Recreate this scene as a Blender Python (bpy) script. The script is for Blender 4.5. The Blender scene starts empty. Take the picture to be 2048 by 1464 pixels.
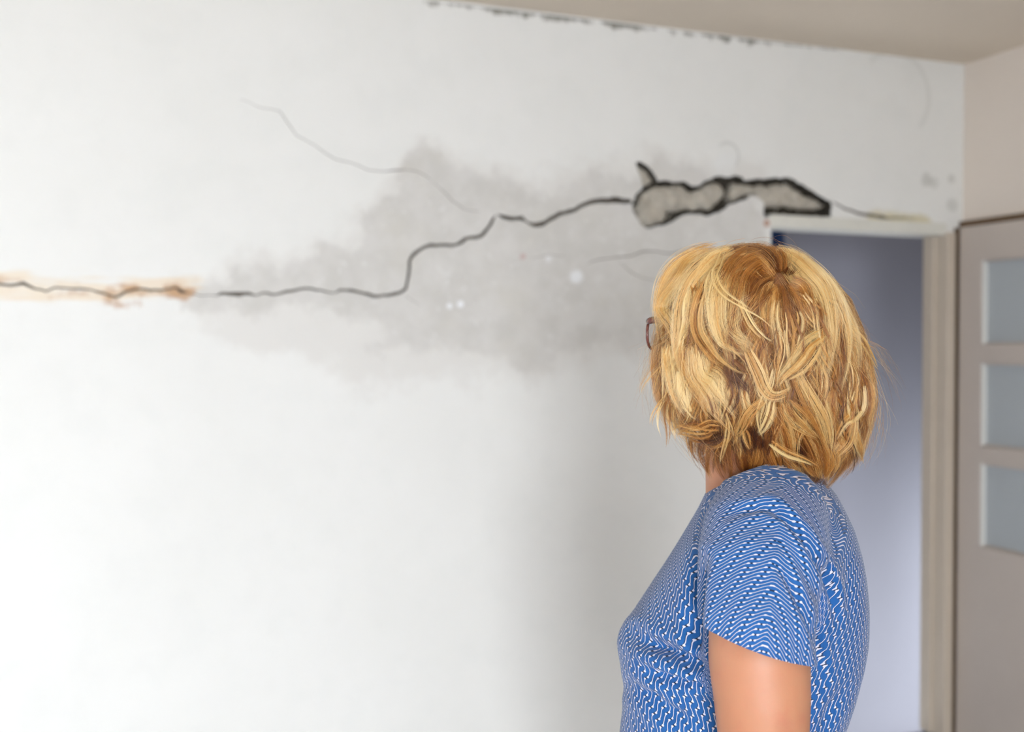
import bpy, bmesh, math, random
import numpy as np
from mathutils import Vector, Matrix, noise
from mathutils.geometry import delaunay_2d_cdt

random.seed(7)
RNG = np.random.default_rng(11)
scene = bpy.context.scene
COL = scene.collection

# ------------------------------------------------------------------ camera, world, light, exposure
FPX = 2133.0                      # focal length in pixels of the 2048 px wide frame
CAM_Z = 1.51
AZ = math.radians(21.5)           # camera turned to the right of the back wall's normal
PITCH = math.radians(1.13)        # slightly down
cam_d = bpy.data.cameras.new('camera')
cam = bpy.data.objects.new('camera', cam_d)
COL.objects.link(cam)
cam.location = (0, 0, CAM_Z)
cam.rotation_euler = (math.pi / 2 - PITCH, 0, -AZ)
cam_d.sensor_width = 36.0
cam_d.lens = FPX / 2048 * 36.0
cam_d.clip_start = 0.05
cam_d.dof.use_dof = True
cam_d.dof.focus_distance = 1.235
cam_d.dof.aperture_fstop = 3.4
scene.camera = cam

world = bpy.data.worlds.new('world')
scene.world = world
world.use_nodes = True
bg = world.node_tree.nodes['Background']
bg.inputs[0].default_value = (0.78, 0.88, 1.0, 1)
bg.inputs[1].default_value = 1.0


def area_light(name, loc, rot, sx, sy, power, color):
    d = bpy.data.lights.new(name, 'AREA')
    d.shape = 'RECTANGLE'
    d.size, d.size_y, d.energy, d.color = sx, sy, power, color
    o = bpy.data.objects.new(name, d)
    o.location, o.rotation_euler = loc, rot
    COL.objects.link(o)
    return o


# daylight coming in through the big window behind the camera, and through the hall's window
wl = area_light('window_daylight', (-1.52, -4.16, 1.15), (math.pi / 2 - math.radians(27), 0, 0), 1.5, 1.95, 345, (0.86, 0.915, 1.0))
wl.data.spread = math.radians(120)
area_light('side_window_daylight', (-2.34, 1.7, 1.35), (math.pi / 2 - math.radians(15), 0, -math.pi / 2), 1.2, 1.2, 13, (0.86, 0.92, 1.0))
area_light('hall_daylight', (4.9, 3.95, 0.20), (math.pi / 2, 0, math.pi / 2), 0.8, 0.9, 32, (0.86, 0.92, 1.0))
area_light('hall_floor_fill', (3.3, 3.92, -0.66), (math.pi, 0, 0), 2.4, 0.8, 20, (0.82, 0.90, 1.0))  # fill lamp added at the hall floor to brighten the wall from below

scene.view_settings.view_transform = 'Standard'
scene.view_settings.look = 'None'
scene.view_settings.gamma = 1.0
scene.view_settings.use_curve_mapping = False
scene.view_settings.exposure = 0.0

# ------------------------------------------------------------------ helpers: coordinates
CA, SA = math.cos(AZ), math.sin(AZ)
CP, SP = math.cos(PITCH), math.sin(PITCH)


def ray(px, py):
    xc, yc = (px - 1024) / FPX, (732 - py) / FPX
    return np.array([xc, CP + yc * SP, -SP + yc * CP])      # level frame: right, ahead, up


def lv(px, py, d):
    """point seen at a pixel, d metres ahead, in the level frame (right, ahead, height)"""
    r = ray(px, py)
    r = r * (d / r[1])
    return np.array([r[0], d, CAM_Z + r[2]])


def l2w(p):
    p = np.asarray(p, float)
    x, y = p[..., 0], p[..., 1]
    return np.stack([x * CA + y * SA, -x * SA + y * CA, p[..., 2]], -1)


def to_px(p):
    """level-frame points -> pixels"""
    p = np.asarray(p, float)
    x, y, z = p[..., 0], p[..., 1], p[..., 2] - CAM_Z
    dep = y * CP - z * SP
    up = y * SP + z * CP
    return 1024 + FPX * x / dep, 732 - FPX * up / dep


YB, XR, ZC = 3.19, 3.12, 2.585       # back wall, right wall, ceiling


def on_back(px, py, y=YB):
    w = l2w(ray(px, py))
    t = y / w[1]
    return (w[0] * t, CAM_Z + w[2] * t)          # x, z on the wall


def on_right(px, py, x=XR):
    w = l2w(ray(px, py))
    t = x / w[0]
    return (w[1] * t, CAM_Z + w[2] * t)          # y, z


# ------------------------------------------------------------------ helpers: materials
def srgb(r, g, b):
    def c(v):
        v /= 255.0
        return v / 12.92 if v <= 0.04045 else ((v + 0.055) / 1.055) ** 2.4
    return (c(r), c(g), c(b), 1.0)


class NT:
    def __init__(self, name, rough=0.8, color=(0.8, 0.8, 0.8, 1)):
        self.m = bpy.data.materials.new(name)
        self.m.use_nodes = True
        self.t = self.m.node_tree
        self.b = self.t.nodes['Principled BSDF']
        self.b.inputs['Roughness'].default_value = rough
        self.b.inputs['Base Color'].default_value = color

    def new(self, typ, **kw):
        n = self.t.nodes.new(typ)
        for k, v in kw.items():
            setattr(n, k, v)
        return n

    def put(self, sock, v):
        if hasattr(v, 'is_output'):
            self.t.links.new(v, sock)
        else:
            sock.default_value = v

    def math(self, op, a, b=0.0, c=0.0, clamp=False):
        n = self.new('ShaderNodeMath', operation=op)
        n.use_clamp = clamp
        for i, v in enumerate((a, b, c)):
            self.put(n.inputs[i], v)
        return n.outputs[0]

    def smooth(self, v, lo, hi, a=0.0, b=1.0):
        n = self.new('ShaderNodeMapRange', interpolation_type='SMOOTHSTEP')
        for i, x in enumerate((v, lo, hi, a, b)):
            self.put(n.inputs[i], x)
        return n.outputs[0]

    def mix(self, f, a, b, blend='MIX'):
        n = self.new('ShaderNodeMix', data_type='RGBA', blend_type=blend)
        self.put(n.inputs[0], f)
        self.put(n.inputs[6], a)
        self.put(n.inputs[7], b)
        return n.outputs[2]

    def attr(self, name):
        return self.new('ShaderNodeAttribute', attribute_name=name)

    def noise(self, vec, scale, detail=4.0, rough=0.55):
        n = self.new('ShaderNodeTexNoise')
        n.inputs['Scale'].default_value = scale
        n.inputs['Detail'].default_value = detail
        n.inputs['Roughness'].default_value = rough
        if vec is not None:
            self.put(n.inputs['Vector'], vec)
        return n.outputs[0]

    def pos(self):
        return self.new('ShaderNodeNewGeometry').outputs['Position']

    def scaled(self, vec, s):
        n = self.new('ShaderNodeVectorMath', operation='MULTIPLY')
        self.put(n.inputs[0], vec)
        n.inputs[1].default_value = s
        return n.outputs[0]

    def bump(self, h, dist=0.001, strength=1.0):
        n = self.new('ShaderNodeBump')
        n.inputs['Distance'].default_value = dist
        n.inputs['Strength'].default_value = strength
        self.put(n.inputs['Height'], h)
        self.t.links.new(n.outputs[0], self.b.inputs['Normal'])

    def color(self, v):
        self.put(self.b.inputs['Base Color'], v)


def plain(name, col, rough=0.6, var=0.06, scale=30.0, bump=0.0004):
    n = NT(name, rough, col)
    f = n.noise(n.pos(), scale)
    dark = tuple(c * (1 - var * 2) for c in col[:3]) + (1,)
    n.color(n.mix(f, dark, tuple(min(1, c * (1 + var * 2)) for c in col[:3]) + (1,)))
    if bump:
        n.bump(n.noise(n.pos(), scale * 5), bump)
    return n.m


# ------------------------------------------------------------------ helpers: meshes
def link_mesh(name, verts, faces, mats, parent=None, smooth=False, mat_idx=None, attrs=None):
    me = bpy.data.meshes.new(name)
    me.from_pydata([tuple(v) for v in verts], [], [tuple(f) for f in faces])
    for m in (mats if isinstance(mats, (list, tuple)) else [mats]):
        me.materials.append(m)
    if mat_idx is not None:
        me.polygons.foreach_set('material_index', mat_idx)
    if smooth:
        me.polygons.foreach_set('use_smooth', [True] * len(me.polygons))
    for k, v in (attrs or {}).items():
        a = me.attributes.new(k, 'FLOAT', 'POINT')
        a.data.foreach_set('value', np.asarray(v, dtype=np.float32))
    me.update()
    o = bpy.data.objects.new(name, me)
    COL.objects.link(o)
    if parent:
        o.parent = parent
    return o


def structure(o):
    o['kind'] = 'structure'
    return o


def tag(o, label, cat, group=None):
    o['label'] = label
    o['category'] = cat
    if group:
        o['group'] = group
    return o


class Geo:
    """collects boxes, lofts, tubes and ellipsoids as plain lists"""

    def __init__(self):
        self.v, self.f = [], []

    def box(self, lo, hi):
        b = len(self.v)
        for x in (lo[0], hi[0]):
            for y in (lo[1], hi[1]):
                for z in (lo[2], hi[2]):
                    self.v.append((x, y, z))
        for q in ((0, 1, 3, 2), (4, 6, 7, 5), (0, 4, 5, 1), (2, 3, 7, 6), (0, 2, 6, 4), (1, 5, 7, 3)):
            self.f.append(tuple(b + i for i in q))
        return self

    def loft(self, rings, cap=True):
        b, n = len(self.v), len(rings[0])
        for r in rings:
            self.v += [tuple(p) for p in r]
        for k in range(len(rings) - 1):
            for i in range(n):
                j = (i + 1) % n
                self.f.append((b + k * n + i, b + k * n + j, b + (k + 1) * n + j, b + (k + 1) * n + i))
        if cap:
            self.f.append(tuple(b + i for i in range(n))[::-1])
            self.f.append(tuple(b + (len(rings) - 1) * n + i for i in range(n)))
        return self

    def tube(self, pts, radii, ref=(1, 0, 0), n=20, cap=True, end_plane=None):
        """radii: r or (r along ref, r across); tangent-perpendicular rings"""
        pts = [np.asarray(p, float) for p in pts]
        rings = []
        for i, p in enumerate(pts):
            t = pts[min(i + 1, len(pts) - 1)] - pts[max(i - 1, 0)]
            t /= np.linalg.norm(t)
            a = np.asarray(ref, float)
            a = a - t * a.dot(t)
            a /= np.linalg.norm(a)
            c = np.cross(t, a)
            r = radii[i]
            ra, rb = (r, r) if np.isscalar(r) else r
            rings.append([p + a * ra * math.cos(q) + c * rb * math.sin(q)
                          for q in np.linspace(0, 2 * math.pi, n, endpoint=False)])
        if end_plane is not None:
            q, nn = end_plane
            t = (pts[-1] - pts[-2]) / np.linalg.norm(pts[-1] - pts[-2])
            rings[-1] = [p + t * ((q - p) @ nn) / (t @ nn) for p in rings[-1]]
        return self.loft(rings, cap)

    def blob(self, c, ax, nu=20, nv=14):
        """ellipsoid: centre and three axis vectors"""
        c = np.asarray(c, float)
        ax = [np.asarray(a, float) for a in ax]
        rings = []
        for i in range(1, nv):
            th = math.pi * i / nv
            rings.append([c + ax[2] * math.cos(th) + (ax[0] * math.cos(q) + ax[1] * math.sin(q)) * math.sin(th)
                          for q in np.linspace(0, 2 * math.pi, nu, endpoint=False)][::-1])
        return self.loft(rings)

    def link(self, name, mat, parent=None, smooth=False):
        return link_mesh(name, self.v, self.f, mat, parent, smooth)

    def bevelled(self, name, mat, parent=None, w=0.002):
        o = self.link(name, mat, parent)
        m = o.modifiers.new('edges', 'BEVEL')
        m.width, m.segments, m.limit_method = w, 2, 'ANGLE'
        return o


def remeshed(geo, voxel, iters=8, factor=0.5):
    """union of everything in geo as ONE continuous surface -> numpy verts, faces"""
    me = bpy.data.meshes.new('tmp')
    me.from_pydata(geo.v, [], geo.f)
    bm = bmesh.new()
    bm.from_mesh(me)
    bmesh.ops.recalc_face_normals(bm, faces=bm.faces)
    bm.to_mesh(me)
    bm.free()
    o = bpy.data.objects.new('tmp', me)
    COL.objects.link(o)
    m = o.modifiers.new('r', 'REMESH')
    m.mode, m.voxel_size = 'VOXEL', voxel
    s = o.modifiers.new('s', 'SMOOTH')
    s.iterations, s.factor = iters, factor
    dg = bpy.context.evaluated_depsgraph_get()
    dg.update()
    out = bpy.data.meshes.new_from_object(o.evaluated_get(dg))
    v = np.zeros(len(out.vertices) * 3)
    out.vertices.foreach_get('co', v)
    f = [tuple(p.vertices) for p in out.polygons]
    bpy.data.objects.remove(o)
    bpy.data.meshes.remove(me)
    bpy.data.meshes.remove(out)
    return v.reshape(-1, 3), f


def vert_normals(v, f):
    n = np.zeros_like(v)
    fa = np.array([(q[0], q[1], q[2], q[-1]) for q in f])
    fn = np.cross(v[fa[:, 2]] - v[fa[:, 0]], v[fa[:, 3]] - v[fa[:, 1]])
    for k in range(4):
        np.add.at(n, fa[:, k], fn)
    return n / (np.linalg.norm(n, axis=1, keepdims=True) + 1e-12)


def seg_dist(P, poly, closed=False):
    """distance of 2-D points to a polyline"""
    P = np.asarray(P, float)
    Q = [np.asarray(q, float)[:2] for q in poly]
    if closed:
        Q = Q + [Q[0]]
    best = np.full(len(P), 1e9)
    for a, b in zip(Q[:-1], Q[1:]):
        ab = b - a
        t = np.clip(((P - a) @ ab) / max(ab @ ab, 1e-12), 0, 1)
        best = np.minimum(best, np.linalg.norm(P - a - t[:, None] * ab, axis=1))
    return best


def inside(P, poly):
    P = np.asarray(P, float)
    r = np.zeros(len(P), bool)
    n = len(poly)
    for i in range(n):
        (x1, y1), (x2, y2) = poly[i], poly[(i + 1) % n]
        c = ((y1 > P[:, 1]) != (y2 > P[:, 1]))
        xi = (x2 - x1) * (P[:, 1] - y1) / ((y2 - y1) if abs(y2 - y1) > 1e-12 else 1e-12) + x1
        r ^= c & (P[:, 0] < xi)
    return r


def sdf(P, poly):
    d = seg_dist(P, poly, True)
    return np.where(inside(P, poly), d, -d)          # positive inside


def wallpts(pts):
    return [on_back(p[0], p[1]) for p in pts]


# ------------------------------------------------------------------ wall materials
def make_wall_material():
    n = NT('cracked_white_plaster', 0.9)
    P = n.pos()
    sep = n.new('ShaderNodeSeparateXYZ')
    n.put(sep.inputs[0], P)
    X, Z = sep.outputs[0], sep.outputs[2]
    base = n.mix(n.noise(P, 2.2, 3), srgb(231, 229, 221), srgb(240, 238, 231))
    base = n.mix(n.smooth(n.noise(P, 9, 5), .45, .7, 0, .12), base, srgb(216, 217, 210))
    nz = n.noise(P, 7.0, 6, .62)
    nz2 = n.noise(P, 26.0, 5, .6)
    wob = n.math('ADD', n.math('MULTIPLY', n.math('SUBTRACT', nz, .5), .26), n.math('MULTIPLY', n.math('SUBTRACT', nz2, .5), .06))
    # bare grey plaster where the paint has come off
    halo = n.smooth(n.math('ADD', n.attr('halo').outputs['Fac'], wob), -.03, .05)
    c = n.mix(n.math('MULTIPLY', halo, .55), base, srgb(219, 214, 205))
    pm = n.smooth(n.math('ADD', n.attr('patch').outputs['Fac'], wob), -.012, .035)
    grey = n.mix(n.smooth(n.noise(P, 13, 6, .6), .3, .7), srgb(205, 201, 192), srgb(216, 212, 204))
    grey = n.mix(n.smooth(n.noise(P, 40, 4), .60, .72), grey, srgb(222, 219, 212))
    grey = n.mix(n.smooth(n.noise(P, 5, 3), .5, .75, 0, .5), grey, srgb(208, 203, 190))
    c = n.mix(n.math('MULTIPLY', pm, .9), c, grey)
    # rusty brushed streaks beside the crack on the left
    st = n.noise(n.scaled(P, (2.2, 1, 26.0)), 1.6, 5, .6)
    st2 = n.noise(n.scaled(P, (5.0, 1, 9.0)), 2.0, 5, .6)
    rust = n.attr('rust').outputs['Fac']
    rf = n.math('MULTIPLY', n.smooth(n.math('ADD', rust, n.math('MULTIPLY', n.math('SUBTRACT', st, .5), 2.4)), .25, .95), .6)
    rf = n.math('MULTIPLY', rf, n.smooth(rust, .02, .3))
    c = n.mix(rf, c, srgb(232, 208, 172))
    rf2 = n.math('MULTIPLY', n.smooth(n.math('ADD', n.math('MULTIPLY', rust, .9), n.math('MULTIPLY', n.math('SUBTRACT', st2, .5), 2.6)), .62, 1.05), .75)
    c = n.mix(rf2, c, srgb(182, 132, 82))
    # spots: (pixel, radius in metres, colour, strength)
    spots = [((1152, 553), .026, (240, 240, 238), .9), ((899, 612), .012, (246, 246, 245), .9),
             ((921, 608), .013, (246, 246, 245), .9), ((1097, 518), .012, (240, 239, 237), .7),
             ((1046, 513), .012, (190, 140, 135), .5), ((1853, 360), .03, (150, 148, 132), .35),
             ((1868, 365), .025, (150, 148, 132), .25), ((1903, 358), .022, (150, 148, 132), .3),
             ((1905, 410), .03, (160, 160, 145), .3), ((1533, 446), .016, (170, 118, 84), .8),
             ((1452, 330), .05, (232, 232, 228), .3)]
    for (q, r, col, s) in spots:
        x, z = on_back(*q)
        dx, dz = n.math('SUBTRACT', X, x), n.math('SUBTRACT', Z, z)
        d = n.math('SQRT', n.math('ADD', n.math('MULTIPLY', dx, dx), n.math('MULTIPLY', dz, dz)))
        d = n.math('ADD', d, n.math('MULTIPLY', n.math('SUBTRACT', nz2, .5), r))
        c = n.mix(n.smooth(d, r * .55, r * 1.15, s, 0.0), c, srgb(*col))
    # ring mark and old drip line
    for q, r, w, s in (((1455, 312), .046, .006, .22), ((1790, 190), .16, .012, .12)):
        x, z = on_back(*q)
        dx, dz = n.math('SUBTRACT', X, x), n.math('SUBTRACT', Z, z)
        d = n.math('SQRT', n.math('ADD', n.math('MULTIPLY', dx, dx), n.math('MULTIPLY', dz, dz)))
        ring = n.smooth(n.math('ABSOLUTE', n.math('SUBTRACT', d, r)), w * .3, w * 1.4, s, 0.0)
        side = n.smooth(n.math('ADD', dx, dz), -.02, .03)
        c = n.mix(n.math('MULTIPLY', ring, side), c, srgb(140, 138, 122))
    # yellowed plaster by the lintel, mould below the ceiling
    yel = n.attr('yellow').outputs['Fac']
    c = n.mix(n.math('MULTIPLY', n.smooth(n.math('ADD', yel, n.math('MULTIPLY', n.math('SUBTRACT', nz2, .5), .8)), .25, .8), .75), c, srgb(206, 194, 150))
    mould = n.attr('mould').outputs['Fac']
    mm = n.smooth(n.math('ADD', mould, n.math('MULTIPLY', n.math('SUBTRACT', n.noise(n.scaled(P, (1, 1, .6)), 17, 5, .65), .5), 2.0)), .5, .9)
    c = n.mix(n.math('MULTIPLY', mm, .85), c, srgb(104, 98, 80))
    n.color(c)
    h = n.math('ADD', n.math('MULTIPLY', pm, -1.0), n.math('MULTIPLY', nz2, .5))
    h = n.math('ADD', h, n.math('MULTIPLY', n.noise(P, 120, 3), .18))
    n.bump(h, .0016)
    return n.m


M_WALL = make_wall_material()
M_CAVITY = plain('dark_cavity', srgb(62, 56, 46), 1.0, .2, 60)
M_CRACK = plain('crack_dirt', srgb(122, 112, 100), 1.0, .2, 60)
M_CHUNK = plain('bare_render', srgb(184, 176, 160), 1.0, .26, 30, .004)
M_CEIL = plain('ceiling_paint', srgb(226, 212, 192), .9, .02, 3)
M_SIDE = plain('side_wall_paint', srgb(226, 214, 200), .9, .02, 3)
M_ROOM = plain('room_paint', srgb(226, 224, 220), .9, .02, 3)
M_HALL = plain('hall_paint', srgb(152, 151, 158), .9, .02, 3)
M_FRAME = plain('door_frame_paint', srgb(200, 186, 167), .45, .03, 14)
M_HEAD = plain('door_head_paint', srgb(222, 219, 206), .5, .05, 14)
M_LEAF = plain('door_leaf_paint', srgb(194, 182, 170), .4, .02, 9)
M_BROWN = plain('bare_brown_wood', srgb(104, 82, 60), .7, .15, 30)
M_FLOOR = None

# ------------------------------------------------------------------ back wall with real cracks
OX0, OX1 = on_back(1541, 700)[0], on_back(1888, 700)[0]       # doorway
OZ = on_back(1700, 449)[1]
HT = 0.10


def jitter_line(line, w_scale=1.0, step=9):
    """resample a pixel polyline with widths, add fine jaggedness"""
    out = []
    for (x0, y0, w0), (x1, y1, w1) in zip(line[:-1], line[1:]):
        L = math.hypot(x1 - x0, y1 - y0)
        m = max(1, int(L / step))
        for k in range(m):
            t = k / m
            j = 0 if k == 0 else 1
            out.append((x0 + (x1 - x0) * t + j * random.uniform(-1, 1),
                        y0 + (y1 - y0) * t + j * random.uniform(-1.6, 1.6),
                        (w0 + (w1 - w0) * t) * w_scale * random.uniform(.8, 1.2)))
    out.append(line[-1])
    return out


def crack_poly(line, w_scale=1.0, step=9):
    L = jitter_line(line, w_scale, step)
    up, dn = [], []
    for i, (x, y, w) in enumerate(L):
        a, b = L[max(i - 1, 0)], L[min(i + 1, len(L) - 1)]
        tx, ty = b[0] - a[0], b[1] - a[1]
        q = math.hypot(tx, ty) or 1
        nx, ny = -ty / q, tx / q
        h = w / 2 if 0 < i < len(L) - 1 else .25
        up.append((x + nx * h, y + ny * h))
        dn.append((x - nx * h, y - ny * h))
    return wallpts(up + dn[::-1])


MAIN_A = [(-14, 567, 6), (20, 571, 9), (46, 566, 9), (62, 574, 6), (92, 583, 5), (110, 575, 5), (140, 577, 5), (180, 579, 5), (205, 586, 5),
          (232, 594, 6), (250, 584, 6), (278, 578, 6), (300, 581, 6), (330, 579, 5), (352, 575, 6), (362, 583, 9), (378, 586, 8)]
MAIN_B = [(380, 589, 1.6), (410, 591, 2), (434, 592, 2), (441, 587, 8), (470, 588, 11), (497, 587, 9), (512, 591, 4), (525, 586, 5), (552, 589, 5),
          (572, 583, 6), (600, 578, 7), (622, 577, 5), (650, 583, 4), (670, 586, 3), (680, 580, 6), (702, 581, 7), (724, 586, 7),
          (748, 593, 7), (775, 591, 7), (800, 585, 8), (812, 577, 7), (817, 552, 7), (819, 522, 7), (829, 507, 8), (845, 496, 9),
          (862, 490, 9), (882, 490, 7), (912, 490, 7), (930, 478, 9), (962, 472, 8), (976, 456, 7), (992, 430, 7)]
MAIN_C = [(994, 428, 6), (1006, 434, 8), (1022, 438, 10), (1043, 436, 8), (1054, 444, 3), (1064, 449, 9), (1084, 448, 9), (1100, 438, 9),
          (1120, 427, 8), (1150, 420, 8), (1176, 406, 10), (1205, 401, 13), (1235, 400, 14), (1258, 402, 9), (1266, 404, 4)]
HAIR_A = [(480, 198, 1), (520, 215, 1.6), (560, 222, 2.2), (575, 245, 2), (592, 270, 2.2), (622, 286, 2), (650, 306, 2.5), (670, 318, 2.5),
          (700, 325, 2.2), (735, 340, 2.4), (770, 343, 2.8), (785, 341, 4.5), (800, 340, 5), (812, 339, 2.4), (835, 343, 3), (852, 352, 2.5), (862, 360, 1)]
HAIR_B = [(866, 364, 1), (884, 380, 1.6), (905, 402, 1.8), (930, 420, 1.5), (960, 423, 1.2)]
HAIR_C = [(1172, 531, 1), (1186, 522, 2.6), (1205, 518, 2.4), (1240, 514, 3), (1262, 512, 3.2), (1285, 503, 4), (1310, 502, 3), (1345, 507, 3), (1392, 495, 2.5), (1410, 500, 1)]
HAIR_D = [(1242, 526, 1), (1262, 545, 2.2), (1285, 556, 2.2), (1318, 562, 1.5)]
HAIR_E = [(1062, 517, 1), (1078, 514, 2), (1098, 509, 2), (1128, 512, 1)]
HAIR_F = [(1662, 402, 3), (1690, 418, 6), (1714, 426, 7), (1742, 430, 7), (1764, 434, 9), (1776, 437, 4), (1800, 436, 3), (1832, 437, 1)]
HAIR_G = [(812, 592, 1), (826, 602, 1.6), (842, 612, 1)]
HOLE = [(1272, 392), (1279, 383), (1286, 376), (1279, 350), (1273, 327), (1275, 323), (1287, 328), (1303, 339), (1315, 362), (1328, 361), (1340, 363),
        (1368, 363), (1384, 372), (1398, 374), (1412, 362), (1428, 354), (1448, 353), (1460, 355), (1472, 351), (1482, 355),
        (1488, 361), (1507, 358), (1540, 356), (1578, 355), (1592, 361), (1612, 375), (1640, 391), (1662, 404), (1661, 434), (1620, 434.5), (1570, 435),
        (1527, 435), (1527, 404), (1515, 394), (1500, 391), (1486, 402), (1472, 404), (1452, 413), (1440, 424), (1424, 430), (1412, 431),
        (1396, 427), (1362, 430), (1350, 440), (1338, 447), (1318, 451), (1294, 456), (1283, 447), (1276, 437), (1266, 424), (1264, 408)]
def ragged(poly, amp, step=5):
    """break a pixel outline up into a ragged one"""
    out = []
    for i in range(len(poly)):
        a, b = poly[i], poly[(i + 1) % len(poly)]
        L = math.hypot(b[0] - a[0], b[1] - a[1])
        m = max(1, int(L / step))
        for k in range(m):
            t = k / m
            x, y = a[0] + (b[0] - a[0]) * t, a[1] + (b[1] - a[1]) * t
            j = noise.noise(Vector((x * .09, y * .09, 3.1))) * amp + noise.noise(Vector((x * .3, y * .3, 7.7))) * amp * .5
            nx, ny = -(b[1] - a[1]) / (L + 1e-6), (b[0] - a[0]) / (L + 1e-6)
            out.append((x + nx * j, y + ny * j))
    return out


hole = wallpts(ragged(HOLE, 3.2))
crack_polys = [crack_poly(MAIN_A, .72), crack_poly(MAIN_B, .8), crack_poly(MAIN_C, .95),
               crack_poly(HAIR_A, .5, 14), crack_poly(HAIR_B, .6, 14), crack_poly(HAIR_C, .7, 14), crack_poly(HAIR_D, .6, 14),
               crack_poly(HAIR_E, .5, 14), crack_poly(HAIR_F, .8, 10), crack_poly(HAIR_G, .6, 14)]
DEPTHS = [.02, .03, .05, .005, .004, .005, .004, .003, .012, .003]

PATCH = [(374, 585), (376, 622), (470, 622), (520, 628), (600, 618), (690, 632), (742, 668), (720, 700), (770, 730), (830, 712), (905, 718), (1000, 735),
         (1035, 768), (1045, 752), (1105, 742), (1140, 706), (1200, 690), (1290, 682), (1420, 670), (1540, 640), (1541, 462), (1526, 436), (1526, 404),
         (1500, 392), (1470, 345), (1430, 350), (1370, 322), (1320, 322), (1290, 338), (1230, 338), (1180, 334), (1150, 352), (1118, 372), (1060, 362), (1010, 350),
         (960, 332), (900, 328), (872, 296), (830, 300), (800, 342), (796, 385), (760, 412), (728, 440), (716, 490), (640, 494), (610, 515), (520, 540), (440, 552), (380, 562)]
HALO = [(360, 560), (430, 530), (600, 490), (690, 470), (720, 420), (790, 330), (820, 282), (900, 290), (1060, 345), (1180, 312), (1330, 300), (1540, 330), (1541, 700),
        (1300, 710), (1160, 735), (1080, 775), (1000, 770), (850, 770), (700, 770), (600, 720), (500, 700), (380, 640)]
patch_w, halo_w = wallpts(PATCH), wallpts(HALO)
rust_line = wallpts([(-300, 566), (-40, 567)] + [(p[0], p[1]) for p in MAIN_A[1:]] + [(400, 560)])
yel_line = wallpts([(1745, 437), (1790, 440), (1850, 444)])

LX0, LX1 = -2.40, XR
pts2, faces_in = [], []


def add_face(poly):
    b = len(pts2)
    if sum(poly[i - 1][0] * poly[i][1] - poly[i][0] * poly[i - 1][1] for i in range(len(poly))) < 0:
        poly = poly[::-1]                      # the triangulation wants them counter-clockwise
    pts2.extend(poly)
    faces_in.append(list(range(b, b + len(poly))))


add_face([(LX0, 0), (LX1, 0), (LX1, ZC), (LX0, ZC)])
add_face([(OX0, -.05), (OX1, -.05), (OX1, OZ), (OX0, OZ)])
for p in [hole] + crack_polys:
    add_face(p)
for gx in np.arange(-.36, XR - .03, .028):
    for gz in np.arange(1.0, ZC - .01, .028):
        pts2.append((gx + random.uniform(-.004, .004), gz + random.uniform(-.004, .004)))
for gx in np.arange(0, XR, .03):
    for gz in (ZC - .008, ZC - .016):
        pts2.append((gx, gz))
ov, oe, of, _, _, fo = delaunay_2d_cdt([Vector(p) for p in pts2], [], faces_in, 0, 1e-6)
V2 = np.array([tuple(v) for v in ov])
tri, midx = [], []
for f, src in zip(of, fo):
    if 0 in src and len(src) == 1:
        tri.append(tuple(f))
        midx.append(0)
wv = [(x, YB, z) for x, z in V2]
PX2 = V2
a_patch, a_halo = sdf(PX2, patch_w), sdf(PX2, halo_w)
rd = seg_dist(PX2, rust_line)
x376, x420 = on_back(366, 590)[0], on_back(440, 590)[0]
a_rust = np.clip(.92 - rd / .075, 0, 1.1) * np.clip(1 - (PX2[:, 0] - x376) / (x420 - x376), 0, 1)
a_yel = np.clip(1.1 - seg_dist(PX2, yel_line) / .045, 0, 1)
dz = ZC - PX2[:, 1]
xm0, xm1, xm2 = on_back(930, 0)[0], on_back(1110, 0)[0], on_back(1640, 80)[0]
a_mould = np.clip(1.0 - dz / .05, 0, 1) * np.clip((PX2[:, 0] - xm0 + .2) / .1, 0, 1) * np.clip((xm2 + .15 - PX2[:, 0]) / .4, .25, 1)

# sides and bottoms of the crack slots
def add_slot(poly, depth, mi=2):
    n = len(poly)
    b = len(wv)
    for x, z in poly:
        wv.append((x, YB, z))
    for x, z in poly:
        wv.append((x, YB + depth, z))
    area = sum(poly[i][0] * poly[(i + 1) % n][1] - poly[(i + 1) % n][0] * poly[i][1] for i in range(n))
    for i in range(n):
        j = (i + 1) % n
        q = (b + i, b + j, b + n + j, b + n + i)
        tri.append(q if area > 0 else q[::-1])
        midx.append(mi)
    o2, _, f2, _, _, s2 = delaunay_2d_cdt([Vector(p) for p in poly], [], [list(range(n))], 1, 1e-7)
    b2 = len(wv)
    for q in o2:
        wv.append((q[0], YB + depth, q[1]))
    for f in f2:
        tri.append(tuple(b2 + i for i in f))
        midx.append(mi)


add_slot(hole, .055, 1)
for p, d in zip(crack_polys, DEPTHS):
    add_slot(p, d)
pad = len(wv) - len(PX2)
ext = lambda a: np.concatenate([a, np.zeros(pad)])
wall_back = structure(link_mesh('wall_back', wv, tri, [M_WALL, M_CAVITY, M_CRACK], mat_idx=midx,
                                attrs={'patch': ext(a_patch), 'halo': ext(a_halo), 'rust': ext(a_rust), 'yellow': ext(a_yel), 'mould': ext(a_mould)}))
bm = bmesh.new()
bm.from_mesh(wall_back.data)
for f in bm.faces:
    if f.material_index == 0 and f.normal.y > 0:
        f.normal_flip()
bm.to_mesh(wall_back.data)
bm.free()


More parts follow.
